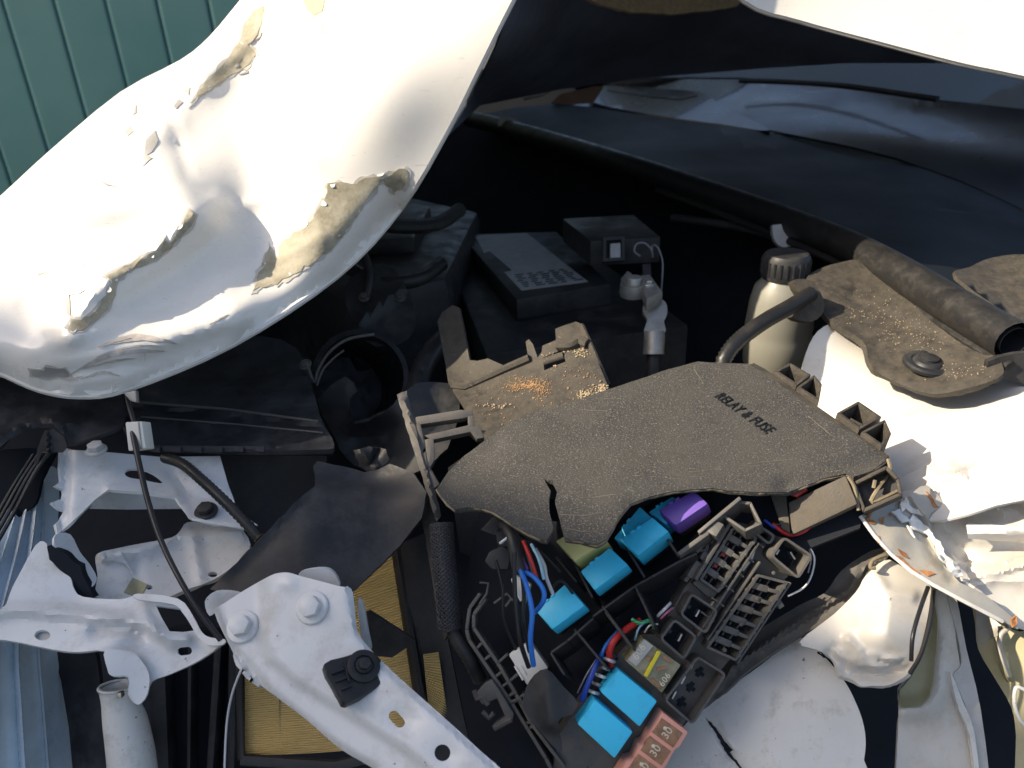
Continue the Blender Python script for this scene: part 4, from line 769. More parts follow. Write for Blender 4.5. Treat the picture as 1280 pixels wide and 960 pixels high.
for nm, mt, r, pts, lab in [
    ('wire', 'wire_black', 3.0, [(643, 690, .405), (643, 720, .402), (645, 760, .40), (650, 800, .40), (661, 834, .405)], 'black wire dropping into the white connector'),
    ('wire', 'wire_blue', 3.4, [(650, 712, .41), (658, 732, .405), (665, 765, .40), (663, 800, .40), (667, 832, .405)], 'longer bright blue wire dropping into the white connector'),
    ('wire', 'wire_blue', 3.2, [(655, 714, .412), (668, 722, .408), (679, 737, .405), (679, 752, .405), (668, 766, .41)], 'short bright blue wire looping towards the leftmost blue relay'),
    ('wire', 'wire_black', 2.6, [(652, 715, .412), (655, 745, .41), (654, 775, .407), (662, 815, .41)], 'dark wire between the blue wire and the black wire'),
    ('wire', 'wire_violet', 2.2, [(645, 678, .42), (651, 695, .415), (659, 712, .412)], 'violet wire at the bundle under the cover'),
    ('wire', 'wire_pink', 1.8, [(646, 676, .417), (648, 688, .414), (654, 700, .414)], 'pink wire at the bundle under the cover'),
    ('wire', 'wire_red', 2.4, [(654, 676, .415), (663, 698, .41), (671, 722, .41)], 'red wire at the bundle under the cover'),
    ('wire', 'wire_lblue', 2.2, [(664, 680, .415), (674, 700, .41), (680, 724, .41)], 'pale blue wire at the bundle under the cover'),
    ('wire', 'wire_white', 2.4, [(669, 686, .418), (680, 706, .414), (683, 722, .412), (691, 742, .414)], 'thick white wire right of the pale blue wire'),
    ('wire', 'wire_grey', 1.8, [(657, 684, .42), (662, 702, .417), (668, 724, .415)], 'grey wire between the red and violet wires'),
    ('wire', 'wire_white', 1.8, [(625, 679, .42), (634, 672, .418), (638, 664, .42)], 'short cut white wire end above the bundle'),
    ('wire', 'wire_navy', 3.6, [(752, 818, .425), (744, 834, .42), (735, 855, .418), (727, 875, .42)], 'dark blue wire left of the lower blue relays'),
    ('wire', 'wire_red', 4.2, [(800, 776, .43), (784, 786, .425), (769, 799, .42), (762, 815, .42), (764, 832, .424)], 'thick red wire bending round the clear relay'),
    ('wire', 'wire_blue', 2.4, [(772, 790, .43), (758, 806, .425), (752, 822, .424), (756, 835, .428)], 'blue wire inside the bend of the red wire'),
    ('wire', 'wire_green', 2.6, [(790, 774, .428), (800, 779, .425), (812, 776, .425), (818, 784, .428)], 'green wire next to the fuse block'),
    ('wire', 'wire_white', 2.0, [(822, 770, .428), (830, 762, .425), (838, 754, .43)], 'white striped wire beside the fuse block sockets'),
    ('wire', 'wire_pink', 1.6, [(826, 773, .428), (833, 766, .426), (841, 760, .43)], 'pinkish wire beside the fuse block sockets'),
    ('wire', 'wire_navy', 4.4, [(719, 888, .43), (714, 915, .427), (709, 945, .427), (705, 985, .43)], 'thick dark blue wire left of the bottom bundle'),
    ('wire', 'wire_grey', 1.8, [(724, 900, .432), (719, 930, .43), (714, 985, .43)], 'grey wire beside the thick dark blue wire'),
    ('wire', 'wire_white', 1.6, [(728, 908, .432), (722, 940, .43), (719, 985, .43)], 'white wire in the bottom bundle'),
    ('wire', 'wire_yellow', 2.0, [(733, 912, .432), (727, 945, .43), (724, 985, .43)], 'yellow wire in the bottom bundle'),
    ('wire', 'wire_black', 2.0, [(738, 920, .432), (733, 950, .43), (730, 985, .43)], 'black wire in the bottom bundle'),
    ('wire', 'wire_lblue', 1.5, [(742, 928, .433), (738, 955, .43), (735, 985, .43)], 'thin pale blue wire in the bottom bundle'),
    ('wire', 'wire_violet', 1.6, [(735, 906, .436), (729, 935, .434), (727, 985, .434)], 'violet wire in the bottom bundle'),
    ('wire', 'wire_grey', 1.6, [(748, 935, .433), (744, 960, .43), (741, 985, .43)], 'grey wire at the right edge of the bottom bundle'),
    ('wire', 'wire_lblue', 1.3, [(794, 800, .424), (798, 786, .42), (806, 778, .424)], 'thin blue wire by the green wire'),
    ('wire', 'wire_white', 1.2, [(1011, 682, .44), (1018, 698, .438), (1014, 720, .436), (1004, 735, .434), (985, 745, .43)], 'thin pale wire curling right of the fuse block'),
    ('wire', 'wire_grey', 1.0, [(1008, 680, .442), (1014, 696, .44), (1010, 716, .438)], 'second thin wire inside the curl right of the fuse block'),
    ('wire', 'wire_red', 3.0, [(965, 655, .445), (985, 668, .442), (1004, 664, .44), (1014, 655, .44)], 'red wire under the grey side plate'),
    ('wire', 'wire_white', 1.2, [(744, 896, .436), (738, 925, .434), (732, 985, .434)], 'thin white wire behind the yellow wire'),
    ('wire', 'wire_grey', 1.3, [(752, 925, .436), (750, 950, .434), (748, 985, .434)], 'thin grey wire under the lowest blue relay'),
    ('wire', 'wire_black', 1.8, [(690, 735, .43), (702, 726, .428), (716, 742, .43)], 'short black wire above the leftmost blue relay'),
    ('wire', 'wire_black', 2.0, [(620, 700, .43), (628, 735, .425), (630, 775, .425), (645, 812, .428)], 'black wire at the left of the wire bundle'),
    ('wire', 'wire_grey', 1.1, [(722, 866, .426), (734, 842, .422), (752, 815, .426)], 'thin grey wire along the dark blue wire'),
    ('wire', 'wire_black', 1.6, [(640, 664, .43), (655, 672, .424), (676, 690, .42), (700, 715, .425)], 'black wire running under the torn cover tip'),
    ('wire', 'wire_white', 1.1, [(806, 790, .424), (812, 782, .42), (822, 780, .424)], 'thin white wire crossing the green wire'),
    ('wire', 'wire_navy', 2.4, [(955, 650, .446), (970, 660, .444), (985, 658, .446)], 'dark blue wire under the grey side plate')]:
    tag(tubepx(nm, pts, r, mt, None, n=6, seg=8), lab, 'wire', 'wires of the fuse box')
sw = thing('striped_harness', 'taped wire harness with white stripes left of the lower blue relays', 'wire harness')
for k in range(5):
    a = lerp2((758, 826), (738, 866), k / 4); tubepx('tape_band', [(a[0] - 2, a[1] - 3, .424), (a[0] + 5, a[1], .418), (a[0] + 10, a[1] + 1, .424)], 2.2, 'wire_white' if k % 2 == 0 else 'wire_grey', sw, n=3, seg=8)
tubepx('bundle', [(768, 818, .43), (752, 836, .428), (742, 862, .428), (736, 885, .43)], 7, 'wire_black', sw)
tag(tubepx('tape_bundle', [(630, 655, .43), (640, 670, .42), (645, 695, .415), (650, 714, .412)], 9, 'black', None), 'black taped bundle from which the coloured wires emerge', 'wire harness')
br = thing('braided_loom', 'black braided sleeve over a wiring loom, left of the fuse box', 'wire loom')
# braided sleeve as two sets of helical strands
cl = smooth2([(552, 655, .46), (554, 690, .455), (558, 735, .45), (563, 785, .45)], 10, False); cw = [P(*p) for p in cl]
MB().tube(cw, .0066, 16).build('sleeve_core', 'wire_black', br)
def helix(hand, k, ntot):
    out = []; n = 90
    for i in range(n + 1):
        t = i / n * (len(cw) - 1); j = min(int(t), len(cw) - 2); p = cw[j].lerp(cw[j + 1], t - j); tg = (cw[j + 1] - cw[j]).normalized(); u = tg.orthogonal().normalized(); v = tg.cross(u)
        a = hand * (i / n * 2 * math.pi * 2.2) + 2 * math.pi * k / ntot; r = .0068 + .00025 * math.sin(i * 1.3 + k); out.append(p + (u * math.cos(a) + v * math.sin(a)) * r)
    return out
for hand in (1, -1):
    m = MB()
    for k in range(14): m.tube(helix(hand, k, 14), .00042, 5)
    m.build('braid', 'wire_grey' if 0 else 'braid', br)
tubepx('loom_tail', [(563, 780, .45), (572, 800, .448), (586, 822, .446), (600, 850, .45)], 9, 'black', br, rib=.06, step=.002)

# torn grey channel beside the loom
PD = Plane(550, 545, .485, (.1, .35, 1))
ch = thing('torn_channel', 'torn grey metal channel with cross bars between the loom and broken bracket', 'metal channel')
sheet('rail', [(496, 494), (508, 488), (516, 520), (524, 556), (530, 580), (542, 604), (552, 645), (545, 652), (536, 622), (522, 578), (510, 540)], plus(PD, ridge([(505, 500), (525, 560), (545, 640)], 4, .004)), 'channel_grey', ch, res=5, jag=.8, thick=.002)
for q in ([(519, 522), (575, 513), (590, 513), (592, 521), (578, 524), (524, 532)], [(530, 545), (590, 531), (600, 536), (606, 548), (596, 550), (588, 541), (540, 551)], [(519, 522), (526, 530), (532, 560), (524, 570)], [(531, 550), (542, 548), (544, 575), (538, 585), (550, 606), (542, 612), (534, 585)], [(584, 520), (592, 520), (594, 536), (586, 536)]):
    m = MB(); m.on(PD, q, -.008, .002, .001); m.build('cross_bar', 'channel_grey', ch)
tag(sheet('side_skin', [(520, 600), (546, 640), (548, 700), (562, 790), (556, 800), (545, 760), (536, 700), (528, 650)], tps([(520, 600, .49), (546, 640, .485), (548, 700, .475), (562, 790, .462), (536, 700, .478)]), 'dusty_black', None, res=8, jag=.7, thick=.002), 'frayed black plastic strip hanging beside the braided loom', 'plastic strip')
tag(sheet('inner_shield', [(560, 585), (606, 552), (640, 560), (640, 640), (600, 700), (575, 690)], lambda x, y: .53, 'black', None, res=14, thick=.003), 'black plastic shield seen through the gap of the torn channel', 'plastic shield')
tag(sheet('side_wall', [(500, 680), (545, 660), (560, 800), (580, 900), (600, 985), (540, 985), (530, 900), (515, 790)], tps([(500, 680, .52), (545, 660, .52), (580, 900, .47), (530, 900, .475)]), 'black', None, res=14, thick=.003), 'black plastic side wall right of the yellow air filter', 'plastic wall')

# ------------------------------------------------------------------ air filter under the white bracket
af = thing('air_filter', 'yellow pleated engine air filter in a black frame under the white bracket', 'air filter')
PF = tps([(305, 760, .505), (490, 680, .53), (524, 880, .475), (308, 946, .465), (400, 830, .495)])
fq = [(306, 770), (494, 682), (532, 920), (306, 946)]
bm = bmesh.new(); rows = []; NP = 150
for i in range(NP + 1):
    t = i / NP; a = lerp2((306, 742), (306, 944), t); b = lerp2((492, 676), (530, 925), t); r = []
    for j in range(13):
        x, y = lerp2(a, b, j / 12); y += 5 * math.sin(j / 12 * math.pi); r.append(bm.verts.new(P(x, y, PF(x, y) + (.0017 if i % 2 else 0) + .0003 * math.sin(j * 2.1 + i))))
    rows.append(r)
for a, b in zip(rows, rows[1:]):
    for j in range(12): bm.faces.new((a[j], a[j + 1], b[j + 1], b[j]))
me = bpy.data.meshes.new('pleats'); bm.to_mesh(me); bm.free(); o = link('pleats', me, 'filter', af, False)
for l, r_ in (([(300, 735), (299, 840), (302, 950)], 6), ([(302, 950), (420, 958), (534, 930)], 7), ([(494, 676), (512, 790), (534, 930)], 9), ([(300, 738), (400, 700), (494, 674)], 6)):
    m = MB(); m.tube([P(x, y, PF(x, y) - .002) for x, y in dens(l, 20, 0, False)], r_ * .5 / F, 8, flat=.7); m.build('frame', 'rubber', af)
tubepx('glue_line', [(349, 850, .488), (350, 900, .478), (351, 945, .468)], .8, 'cover_edge', af)
bm = bmesh.new(); rows = []
for i in range(53):
    t = i / 52; a = lerp2((529, 818), (536, 890), t); b = lerp2((548, 815), (562, 912), t)
    rows.append([bm.verts.new(P(*lerp2(a, b, u), .470 + .00015 * (900 - a[1]) + (.0017 if i % 2 else 0))) for u in (0, .33, .66, 1)])
for a, b in zip(rows, rows[1:]):
    for k in range(3): bm.faces.new((a[k], a[k + 1], b[k + 1], b[k]))
me = bpy.data.meshes.new('side_pleats'); bm.to_mesh(me); bm.free(); link('side_pleats', me, 'filter', af, False)
tag(sheet('black_strap', [(450, 768), (462, 764), (518, 800), (514, 806), (490, 822), (470, 820), (456, 800)], lambda x, y: .455, 'flap', None, res=8, thick=.003), 'black rubber flap lying over the yellow filter beside the bracket', 'rubber flap')
tag(sheet('rubber_flap', [(396, 576), (391, 583), (394, 592), (394, 607), (375, 622), (350, 648), (310, 690), (282, 717), (262, 736), (300, 745), (350, 760), (440, 740), (470, 712), (500, 682), (527, 648), (533, 615), (516, 590), (487, 580), (470, 588), (455, 590), (425, 582), (405, 578)],
    plus(tps([(396, 576, .50), (282, 717, .455), (440, 740, .452), (533, 615, .475), (500, 682, .47), (487, 580, .50), (390, 660, .463)]), ridge([(392, 600), (340, 658), (285, 715)], 5, .003), blob(460, 600, 40, 20, -.008)), 'flap', None, res=8, jag=.5, thick=.003), 'wide black rubber flap in shade between the air box and white bracket', 'rubber flap')
tag(sheet('clear_scrap', [(442, 562), (462, 558), (483, 562), (486, 574), (476, 588), (460, 590), (448, 582)], plus(lambda x, y: .515, ridge([(450, 565), (470, 585)], 5, .005), ridge([(475, 560), (465, 580)], 4, -.004)), 'flap', None, res=4, jag=1.2, thick=.001), 'small crumpled clear plastic scrap above the rubber flap', 'plastic scrap')

# ------------------------------------------------------------------ white bracket with bolts
wbS0 = tps([(268, 763, .42), (359, 716, .425), (440, 736, .415), (460, 809, .402), (564, 905, .376), (640, 975, .36), (469, 960, .372), (337, 864, .395), (285, 804, .41)])
step_line = [(328, 712), (331, 740), (329, 800), (338, 825), (370, 853), (441, 897), (510, 940), (590, 1010)]
def side(x, y):                              # raised pad to the right of the stamped step
    best = None
    for a, b in zip(step_line, step_line[1:]):
        dd = segd(x, y, a, b); c = (b[0] - a[0]) * (y - a[1]) - (b[1] - a[1]) * (x - a[0])
        if best is None or dd < best[0]: best = (dd, c)
    s = best[0] * (1 if best[1] < 0 else -1); return s
def wbf(x, y):
    s = side(x, y); return wbS0(x, y) - .0055 * (1 / (1 + math.exp(-s / 2.6)))
wbS = plus(wbf, ridge([(268, 763), (285, 806), (337, 866), (425, 937), (470, 962)], 5, -.004), blob(504, 897, 18, 18, -.0028), blob(556, 942, 17, 17, -.002), ridge([(440, 738), (450, 792), (482, 832), (564, 906), (640, 976)], 5, -.004), blob(361, 730, 9, 8, .002))
wb = thing('support_bracket', 'white painted stamped bracket with hex bolts, lying over the yellow air filter', 'bracket')
def stad(x, y, r, h, rot, n=8):
    o = []; c, s = math.cos(rot), math.sin(rot)
    for sg in (1, -1):
        for k in range(n + 1):
            a = -math.pi / 2 + math.pi * k / n if sg == 1 else math.pi / 2 + math.pi * k / n; u, v = r * math.cos(a) + sg * h, r * math.sin(a); o.append((x + u * c - v * s, y + u * s + v * c))
    return o
wo_ = smooth2([(268, 765), (279, 755), (305, 738), (337, 720), (350, 716), (362, 716), (376, 720), (425, 733), (439, 736), (443, 755), (447, 788), (460, 808), (482, 831), (518, 864), (564, 905), (600, 938), (650, 985), (640, 1010), (540, 1010), (469, 962), (425, 936), (381, 898), (337, 865), (305, 838), (286, 805)], 3)
wbp = sheet('plate', wo_, wbS, 'cool_white', wb, res=5.5, thick=.0022, holes=[stad(496, 899, 6.5, 5.5, .85), circ(553, 941, 10, 10.5, 18)])
WB = bvh_of(wbp)
def wn(x, y):
    h = WB.ray_cast(CAM, (P(x, y, 1) - CAM).normalized()); n = h[1]; return h[0], (n if n.dot(CAM - h[0]) > 0 else -n)
for x, y in ((391, 760), (304, 784)):
    p, n = wn(x, y); bolt(p - n * .0002, n, .0058, 'bolt', 'cool_white', wb, 1.55)
sheet('rear_tab', smooth2([(374, 720), (380, 713), (405, 710), (418, 717), (424, 734), (400, 728)], 3), lambda x, y: .428, 'cool_white', wb, res=6, thick=.003)
sheet('rear_tab', smooth2([(256, 752), (268, 740), (290, 740), (300, 745), (275, 760), (262, 770)], 3), lambda x, y: .432, 'cool_white', wb, res=6, thick=.003)
sheet('rear_tab', smooth2([(447, 752), (454, 756), (460, 790), (464, 812), (452, 796)], 3), lambda x, y: .418, 'cool_white', wb, res=6, thick=.003)
rc = thing('rubber_clip', 'black rubber clip screwed onto the white bracket', 'clip')
PR = Plane(445, 845, wbS(445, 845) - .0005, ROT.transposed() @ wn(445, 800)[1])
m = MB(); m.on(PR, smooth2([(403, 834), (425, 826), (447, 820), (464, 821), (475, 830), (470, 838), (480, 841), (482, 850), (468, 864), (432, 883), (424, 876), (414, 858)], 2), -.003, .0045, .001); m.build('clip_body', 'rubber', rc)
m = MB()
for a, b in (((412, 848), (428, 842)), ((417, 858), (433, 852)), ((424, 868), (438, 862)), ((428, 832), (434, 858))): m.wall(PR, a, b, 2.2, .0045, .0062, .0004)
m.build('rib', 'rubber', rc)
m = MB(); m.lathe(PR.pt(452, 838, .0044), PR.nw, [(.0085, 0), (.0085, .0016), (.007, .0022), (.0052, .0022), (.0052, .0012), (.0001, .0012)], 28); m.build('washer', 'rubber', rc)
bolt(PR.pt(452, 838, .0058), PR.nw, .0033, 'screw', 'black', rc, 1.25)

# ------------------------------------------------------------------ left: bent radiator support, bumper bracket, tube, headlight
us = thing('radiator_support', 'bent white radiator support end with torn edge, left below the hood lip', 'body panel')
usS = plus(tps([(76, 565, .50), (200, 572, .53), (275, 572, .535), (320, 658, .50), (240, 648, .495), (135, 612, .49), (72, 667, .462), (118, 625, .485)]), ridge([(82, 570), (80, 610), (76, 660)], 8, -.006), ridge([(135, 610), (220, 620), (240, 648), (320, 660)], 4, .003), ridge([(215, 590), (240, 620), (300, 630)], 8, -.004))
usp = sheet('upper_plate', [(76, 566), (84, 562), (120, 564), (200, 571), (275, 570), (285, 605), (298, 640), (322, 656), (321, 663), (280, 657), (241, 651), (232, 640), (220, 622), (180, 615), (135, 612), (118, 625), (98, 645), (72, 668), (70, 655), (79, 640), (64, 628), (76, 624), (78, 612), (69, 607), (76, 601), (75, 585)], usS, 'grey_paint' if 0 else 'cool_white', us, res=6, thick=.002, holes=[smooth2([(156, 592), (163, 586), (185, 588), (203, 600), (200, 604), (180, 600), (162, 597)], 3)])
sheet('inner_wall', [(118, 626), (136, 613), (220, 623), (228, 636), (160, 637), (112, 636)], lambda x, y: .51 + .0004 * (y - 612), 'cool_white', us, res=6, thick=.002)
sheet('curled_strip', smooth2([(70, 668), (88, 668), (100, 690), (112, 705), (121, 722), (116, 733), (108, 730), (104, 712), (84, 694), (69, 684)], 3), tps([(70, 668, .46), (88, 668, .47), (100, 700, .462), (116, 733, .455), (69, 684, .455)]), 'cool_white', us, res=5, thick=.0018)
bolt(P(121, 564, .498), ROT @ Vector((0, .8, .5)), .005, 'bolt', 'grey_paint', us, 1.3)
bolt(P(258, 640, .50), ROT @ Vector((0, .7, .6)), .005, 'bolt', 'black', us, 1.5)
cbS = plus(tps([(120, 695, .485), (172, 680, .50), (232, 655, .525), (295, 657, .525), (312, 682, .51), (270, 722, .49), (125, 742, .465), (200, 737, .478)]), ridge([(130, 694), (172, 688), (230, 668), (300, 665)], 9, .007), ridge([(240, 670), (250, 720)], 8, .004), ridge([(168, 700), (172, 738)], 8, -.003))
sheet('cross_member', smooth2([(119, 697), (126, 690), (138, 687), (172, 680), (214, 672), (226, 662), (234, 653), (262, 652), (296, 657), (313, 680), (300, 700), (268, 724), (230, 738), (200, 748), (124, 752), (122, 720)], 3), cbS, 'dirty_white', us, res=6, thick=.003, holes=[circ(266, 718, 6, 3.5, 12), circ(186, 734, 5, 3, 12)])
for q in ([(122, 694), (130, 690), (132, 698), (150, 688), (160, 704), (166, 716), (158, 706), (140, 700), (126, 704)],): sheet('peeled_paint', q, plus(cbS, lambda x, y: -.002), 'white_paint', us, res=5, jag=.8, thick=.0008)
sheet('primer_patch', [(155, 740), (166, 722), (184, 730), (176, 746)], plus(cbS, lambda x, y: -.0009), 'olive', us, res=5, thick=.0005)
lb = thing('bumper_bracket', 'dented white bumper bracket, lower left, with torn holes and folded flange', 'bracket')
lbS = plus(tps([(0, 765, .435), (52, 680, .46), (88, 720, .452), (100, 747, .446), (222, 751, .44), (280, 800, .425), (212, 842, .418), (172, 880, .41), (67, 812, .418), (-60, 790, .425), (130, 800, .42)]), ridge([(-40, 766), (30, 762), (100, 768), (170, 778), (230, 800)], 9, .007), ridge([(120, 790), (155, 786), (176, 792)], 9, -.006), ridge([(180, 765), (196, 790), (215, 806)], 7, .004), blob(150, 796, 22, 9, .004))
lbp = sheet('plate', smooth2([(-60, 770), (0, 762), (15, 735), (44, 682), (58, 679), (61, 696), (74, 712), (88, 722), (92, 735), (104, 746), (150, 749), (172, 744), (200, 748), (222, 751), (237, 770), (248, 790), (262, 800), (281, 801), (250, 825), (212, 843), (190, 852), (180, 874), (170, 880), (160, 868), (160, 848), (142, 846), (134, 835), (130, 814), (97, 815), (67, 812), (7, 800), (-60, 795)], 3), lbS, 'cool_white', lb, res=6, thick=.002, holes=[circ(53, 794, 10, 6.5, 16), [(195, 757), (224, 761), (236, 776), (243, 788), (228, 790), (212, 789), (202, 772)], stad(231, 814, 5, 4, -.1)])
LB = bvh_of(lbp)
sheet('hole_plug', circ(53, 794, 10, 6.5, 16), plus(lbS, lambda x, y: .003), 'grey_paint', lb, res=5, thick=.001)
sheet('flange', smooth2([(172, 742), (222, 748), (240, 768), (252, 790), (264, 797), (281, 799), (278, 806), (260, 806), (246, 794), (234, 774), (218, 756), (172, 749)], 3), plus(lbS, lambda x, y: -.006), 'cool_white', lb, res=5, thick=.0015)
sheet('tab', smooth2([(131, 812), (160, 814), (172, 820), (186, 842), (184, 868), (172, 881), (162, 866), (160, 846), (140, 845), (134, 836)], 3), plus(lbS, lambda x, y: -.004), 'cool_white', lb, res=5, thick=.002)
tag(sheet('torn_seal', [(58, 682), (72, 688), (84, 694), (92, 704), (100, 706), (104, 722), (112, 735), (118, 746), (100, 747), (88, 738), (80, 740), (88, 722), (74, 712), (62, 700)], lambda x, y: .452, 'deep', None, res=6, jag=1, thick=.005), 'torn black rubber seal between the two white brackets', 'rubber seal')
# crushed grey tube
cr_ = thing('crushed_tube', 'grey steel tube with a pinched open end under the bumper bracket', 'tube')
tx_ = [(146, 858, .45), (150, 880, .45), (158, 910, .45), (166, 960, .448), (172, 1020, .448)]; W_ = [P(*p) for p in smooth2(tx_, 5, False)]
rad = [.0098 + .0034 * min(1, i / 14) + (.0008 if i == 0 else 0) - .0012 * math.exp(-((i - 4) / 3) ** 2) for i in range(len(W_))]
m = MB(); m.tube(W_, rad, 22, cap=False); m.tube(W_, [r * .86 for r in rad], 22, cap=False)
o = m.build('tube_wall', 'dirty_white', cr_)
W_r = [W_[0] + (ROT @ Vector((math.cos(a), 0, math.sin(a)))) * rad[0] * .93 for a in [2 * math.pi * k / 24 for k in range(25)]]
bm_ = MB().tube(W_r, .0009, 6).build('rim', 'dirty_white', cr_)
m = MB(); m.on(Plane(149, 868, .435, (0, 0, 1)), [(146, 866), (152, 865), (153, 872), (147, 873)], -.003, .001, .0004); m.build('latch', 'silver', cr_)
# headlight lens with raised flutes
hl = thing('headlight', 'bluish clear headlight with curved flutes at the left edge of the picture', 'headlight')
hlS = tps([(60, 590, .53), (70, 700, .505), (-60, 720, .45), (0, 640, .50), (80, 850, .50), (98, 1000, .48), (-60, 1000, .42), (20, 850, .455)])
sheet('lens', smooth2([(52, 590), (70, 585), (74, 620), (70, 680), (66, 740), (70, 800), (76, 850), (86, 910), (98, 1000), (-70, 1000), (-70, 740), (-20, 670), (20, 625)], 3), hlS, 'lens', hl, res=10, thick=.004)
for k in range(4):
    x0 = -40 + 32 * k; ln = [(58 - 0 + (x0 - 70) * .25, 600), (54 + (x0 - 60) * .5, 690), (x0 * .85, 800), (x0 * .95, 880), (x0 + 6, 990)]
    ln = [(min(72, x), y) for x, y in ln]; m = MB(); m.tube([P(x, y, hlS(x, y) - .0005) for x, y in smooth2(ln, 6, False)], .0035 + .002 * (k % 3), 12, flat=.2); m.build('flute', 'lens_rib' if k % 2 else 'lens', hl)
tag(sheet('bumper_trim', smooth2([(66, 806), (112, 812), (122, 830), (128, 900), (136, 1000), (98, 1000), (86, 910), (76, 850)], 3), tps([(66, 806, .50), (122, 830, .49), (136, 1000, .46), (98, 1000, .47)]), 'flap', None, res=10, thick=.003), 'dark grey plastic trim strip right of the headlight', 'plastic trim')
tag(sheet('fascia', smooth2([(-60, 470), (0, 462), (60, 470), (103, 480), (145, 484), (153, 503), (156, 517), (149, 534), (118, 546), (84, 556), (80, 545), (62, 536), (40, 536), (14, 548), (-10, 566), (-60, 590)], 3), plus(tps([(-60, 470, .50), (60, 470, .53), (150, 490, .535), (149, 534, .51), (84, 556, .497), (-10, 566, .475), (-60, 590, .465)]), blob(80, 527, 24, 12, .008), ridge([(-60, 560), (10, 538), (60, 524), (74, 535), (84, 552)], 5, .004)), 'flap', None, res=7, thick=.003), 'black plastic grille trim tucked under the hood lip', 'plastic trim')
gr = thing('grille_louvers', 'black curved louvers at the left edge below the grille trim', 'grille')
for k in range(4):
    tubepx('louver', [(66 - 8 * k, 560 + 3 * k, .50), (44 - 9 * k, 590 + 6 * k, .485), (18 - 9 * k, 640 + 4 * k, .475), (-10 - 8 * k, 690, .47)], 5, 'flap' if k % 2 else 'black', gr, flat=.5)
sheet('louver_frame', smooth2([(52, 560), (70, 562), (52, 600), (44, 630), (20, 650), (-40, 720), (-70, 640), (-20, 570)], 3), lambda x, y: .505, 'deep', gr, res=12, thick=.003)
tag(sheet('seal_scrap', [(56, 538), (66, 536), (80, 546), (84, 557), (76, 566), (60, 566), (52, 566), (46, 582), (42, 578), (50, 552)], plus(lambda x, y: .488, ridge([(58, 540), (60, 566)], 3, .004)), 'flap', None, res=5, jag=.6, thick=.002), 'torn pointed scrap of trim under the grille edge', 'plastic scrap')
# radiator edge and dark bars behind the tube
rd = thing('radiator', 'dark radiator and fan shroud edge behind the crushed tube', 'radiator')
PG = Plane(230, 880, .52, (0, .2, 1))
m = MB(); m.on(PG, [(185, 790), (300, 800), (290, 1010), (180, 1010)], -.05, -.012, .002); m.build('core', 'deep', rd)
for x0, x1, wd_ in ((275, 262, 9), (197, 205, 22), (240, 238, 5), (293, 290, 10)):
    m = MB(); m.wall(PG, (x0, 805), (x1, 1000), wd_, -.01, .004, .0015); m.build('shroud_bar', 'flap', rd)
tag(tubepx('thin_wire', [(301, 838, .40), (290, 868, .405), (283, 910, .41), (280, 985, .41)], 1.4, 'wire_white'), 'thin white wire hanging from the bracket edge', 'wire')
# hood release cable
hc = thing('release_cable', 'hood release cable with a pale crimped sleeve, hanging below the hood lip', 'cable')
PH = Plane(174, 545, .475, (-.1, .1, 1))
m = MB(); m.on(PH, [(161, 528), (182, 527), (187, 561), (165, 564)], -.006, .004, .001); m.build('sleeve', 'connector_white', hc)
m = MB(); m.wall(PH, (178, 528), (182, 561), 1.2, .0038, .0048); m.build('sleeve_seam', 'lead', hc)
tubepx('wire_cable', [(166, 540, .473), (174, 580, .462), (186, 630, .45), (203, 680, .435), (228, 730, .42), (252, 768, .412), (276, 800, .408)], 3.6, 'wire_black', hc)
tubepx('upper_cable', [(158, 485, .50), (161, 505, .49), (168, 530, .478)], 3, 'wire_black', hc)
m = MB(); m.on(PH, [(144, 490), (160, 486), (161, 502), (153, 500)], -.012, -.008, .001); m.build('end_fitting', 'lead', hc)
tag(tubepx('wiring_conduit', [(205, 572, .52), (228, 580, .505), (250, 598, .495), (278, 624, .485), (300, 646, .48), (326, 674, .475)], 6.5, 'rubber', None, rib=.1, step=.0018, seg=12), 'ribbed black conduit crossing the white radiator support', 'conduit')

# ------------------------------------------------------------------ right: torn fender
fn = thing('crumpled_fender', 'crushed white front fender with folded creases at the right edge', 'fender')
ffS = plus(tps([(1110, 605, .487), (1180, 575, .475), (1340, 560, .455), (1340, 800, .42), (1275, 785, .425), (1208, 654, .452), (1160, 660, .452), (1190, 745, .43)]), crease([(1190, 588), (1215, 600), (1234, 620), (1254, 642)], 7, .007), crease([(1222, 602), (1250, 588), (1300, 578)], 8, -.006), crease([(1236, 600), (1262, 622), (1282, 648)], 6, .005), crease([(1160, 612), (1185, 600), (1222, 602)], 8, .004), crease([(1206, 700), (1250, 706), (1290, 694)], 6, -.004), crease([(1210, 735), (1245, 725), (1300, 730)], 7, .004), crease([(1180, 660), (1205, 690), (1212, 725)], 6, -.005), ridge([(1210, 655), (1280, 657), (1340, 660)], 7, .004), ridge([(1205, 690), (1290, 682)], 13, -.006), ridge([(1200, 726), (1240, 718), (1300, 700)], 4, .004), ridge([(1170, 588), (1240, 575), (1300, 570)], 6, .004), ridge([(1254, 618), (1285, 640)], 6, -.005))
ffo = [(1108, 606), (1140, 590), (1180, 573), (1260, 562), (1350, 555), (1350, 815), (1285, 788), (1273, 785), (1253, 777), (1219, 757), (1192, 745), (1175, 730), (1160, 690), (1140, 645)]
ffp = sheet('fender_skin', ffo, ffS, 'fender_paint', fn, res=5, jag=.4, thick=.0014)
FFB = bvh_of(ffp)
rsS = plus(tps([(1075, 645, .437), (1131, 621, .452), (1157, 606, .46), (1181, 632, .45), (1208, 654, .444), (1166, 731, .418), (1114, 693, .428), (1215, 735, .42), (1270, 785, .415)]), ridge([(1131, 622), (1150, 650), (1166, 690), (1190, 722)], 6, -.005), blob(1120, 670, 20, 20, .004))
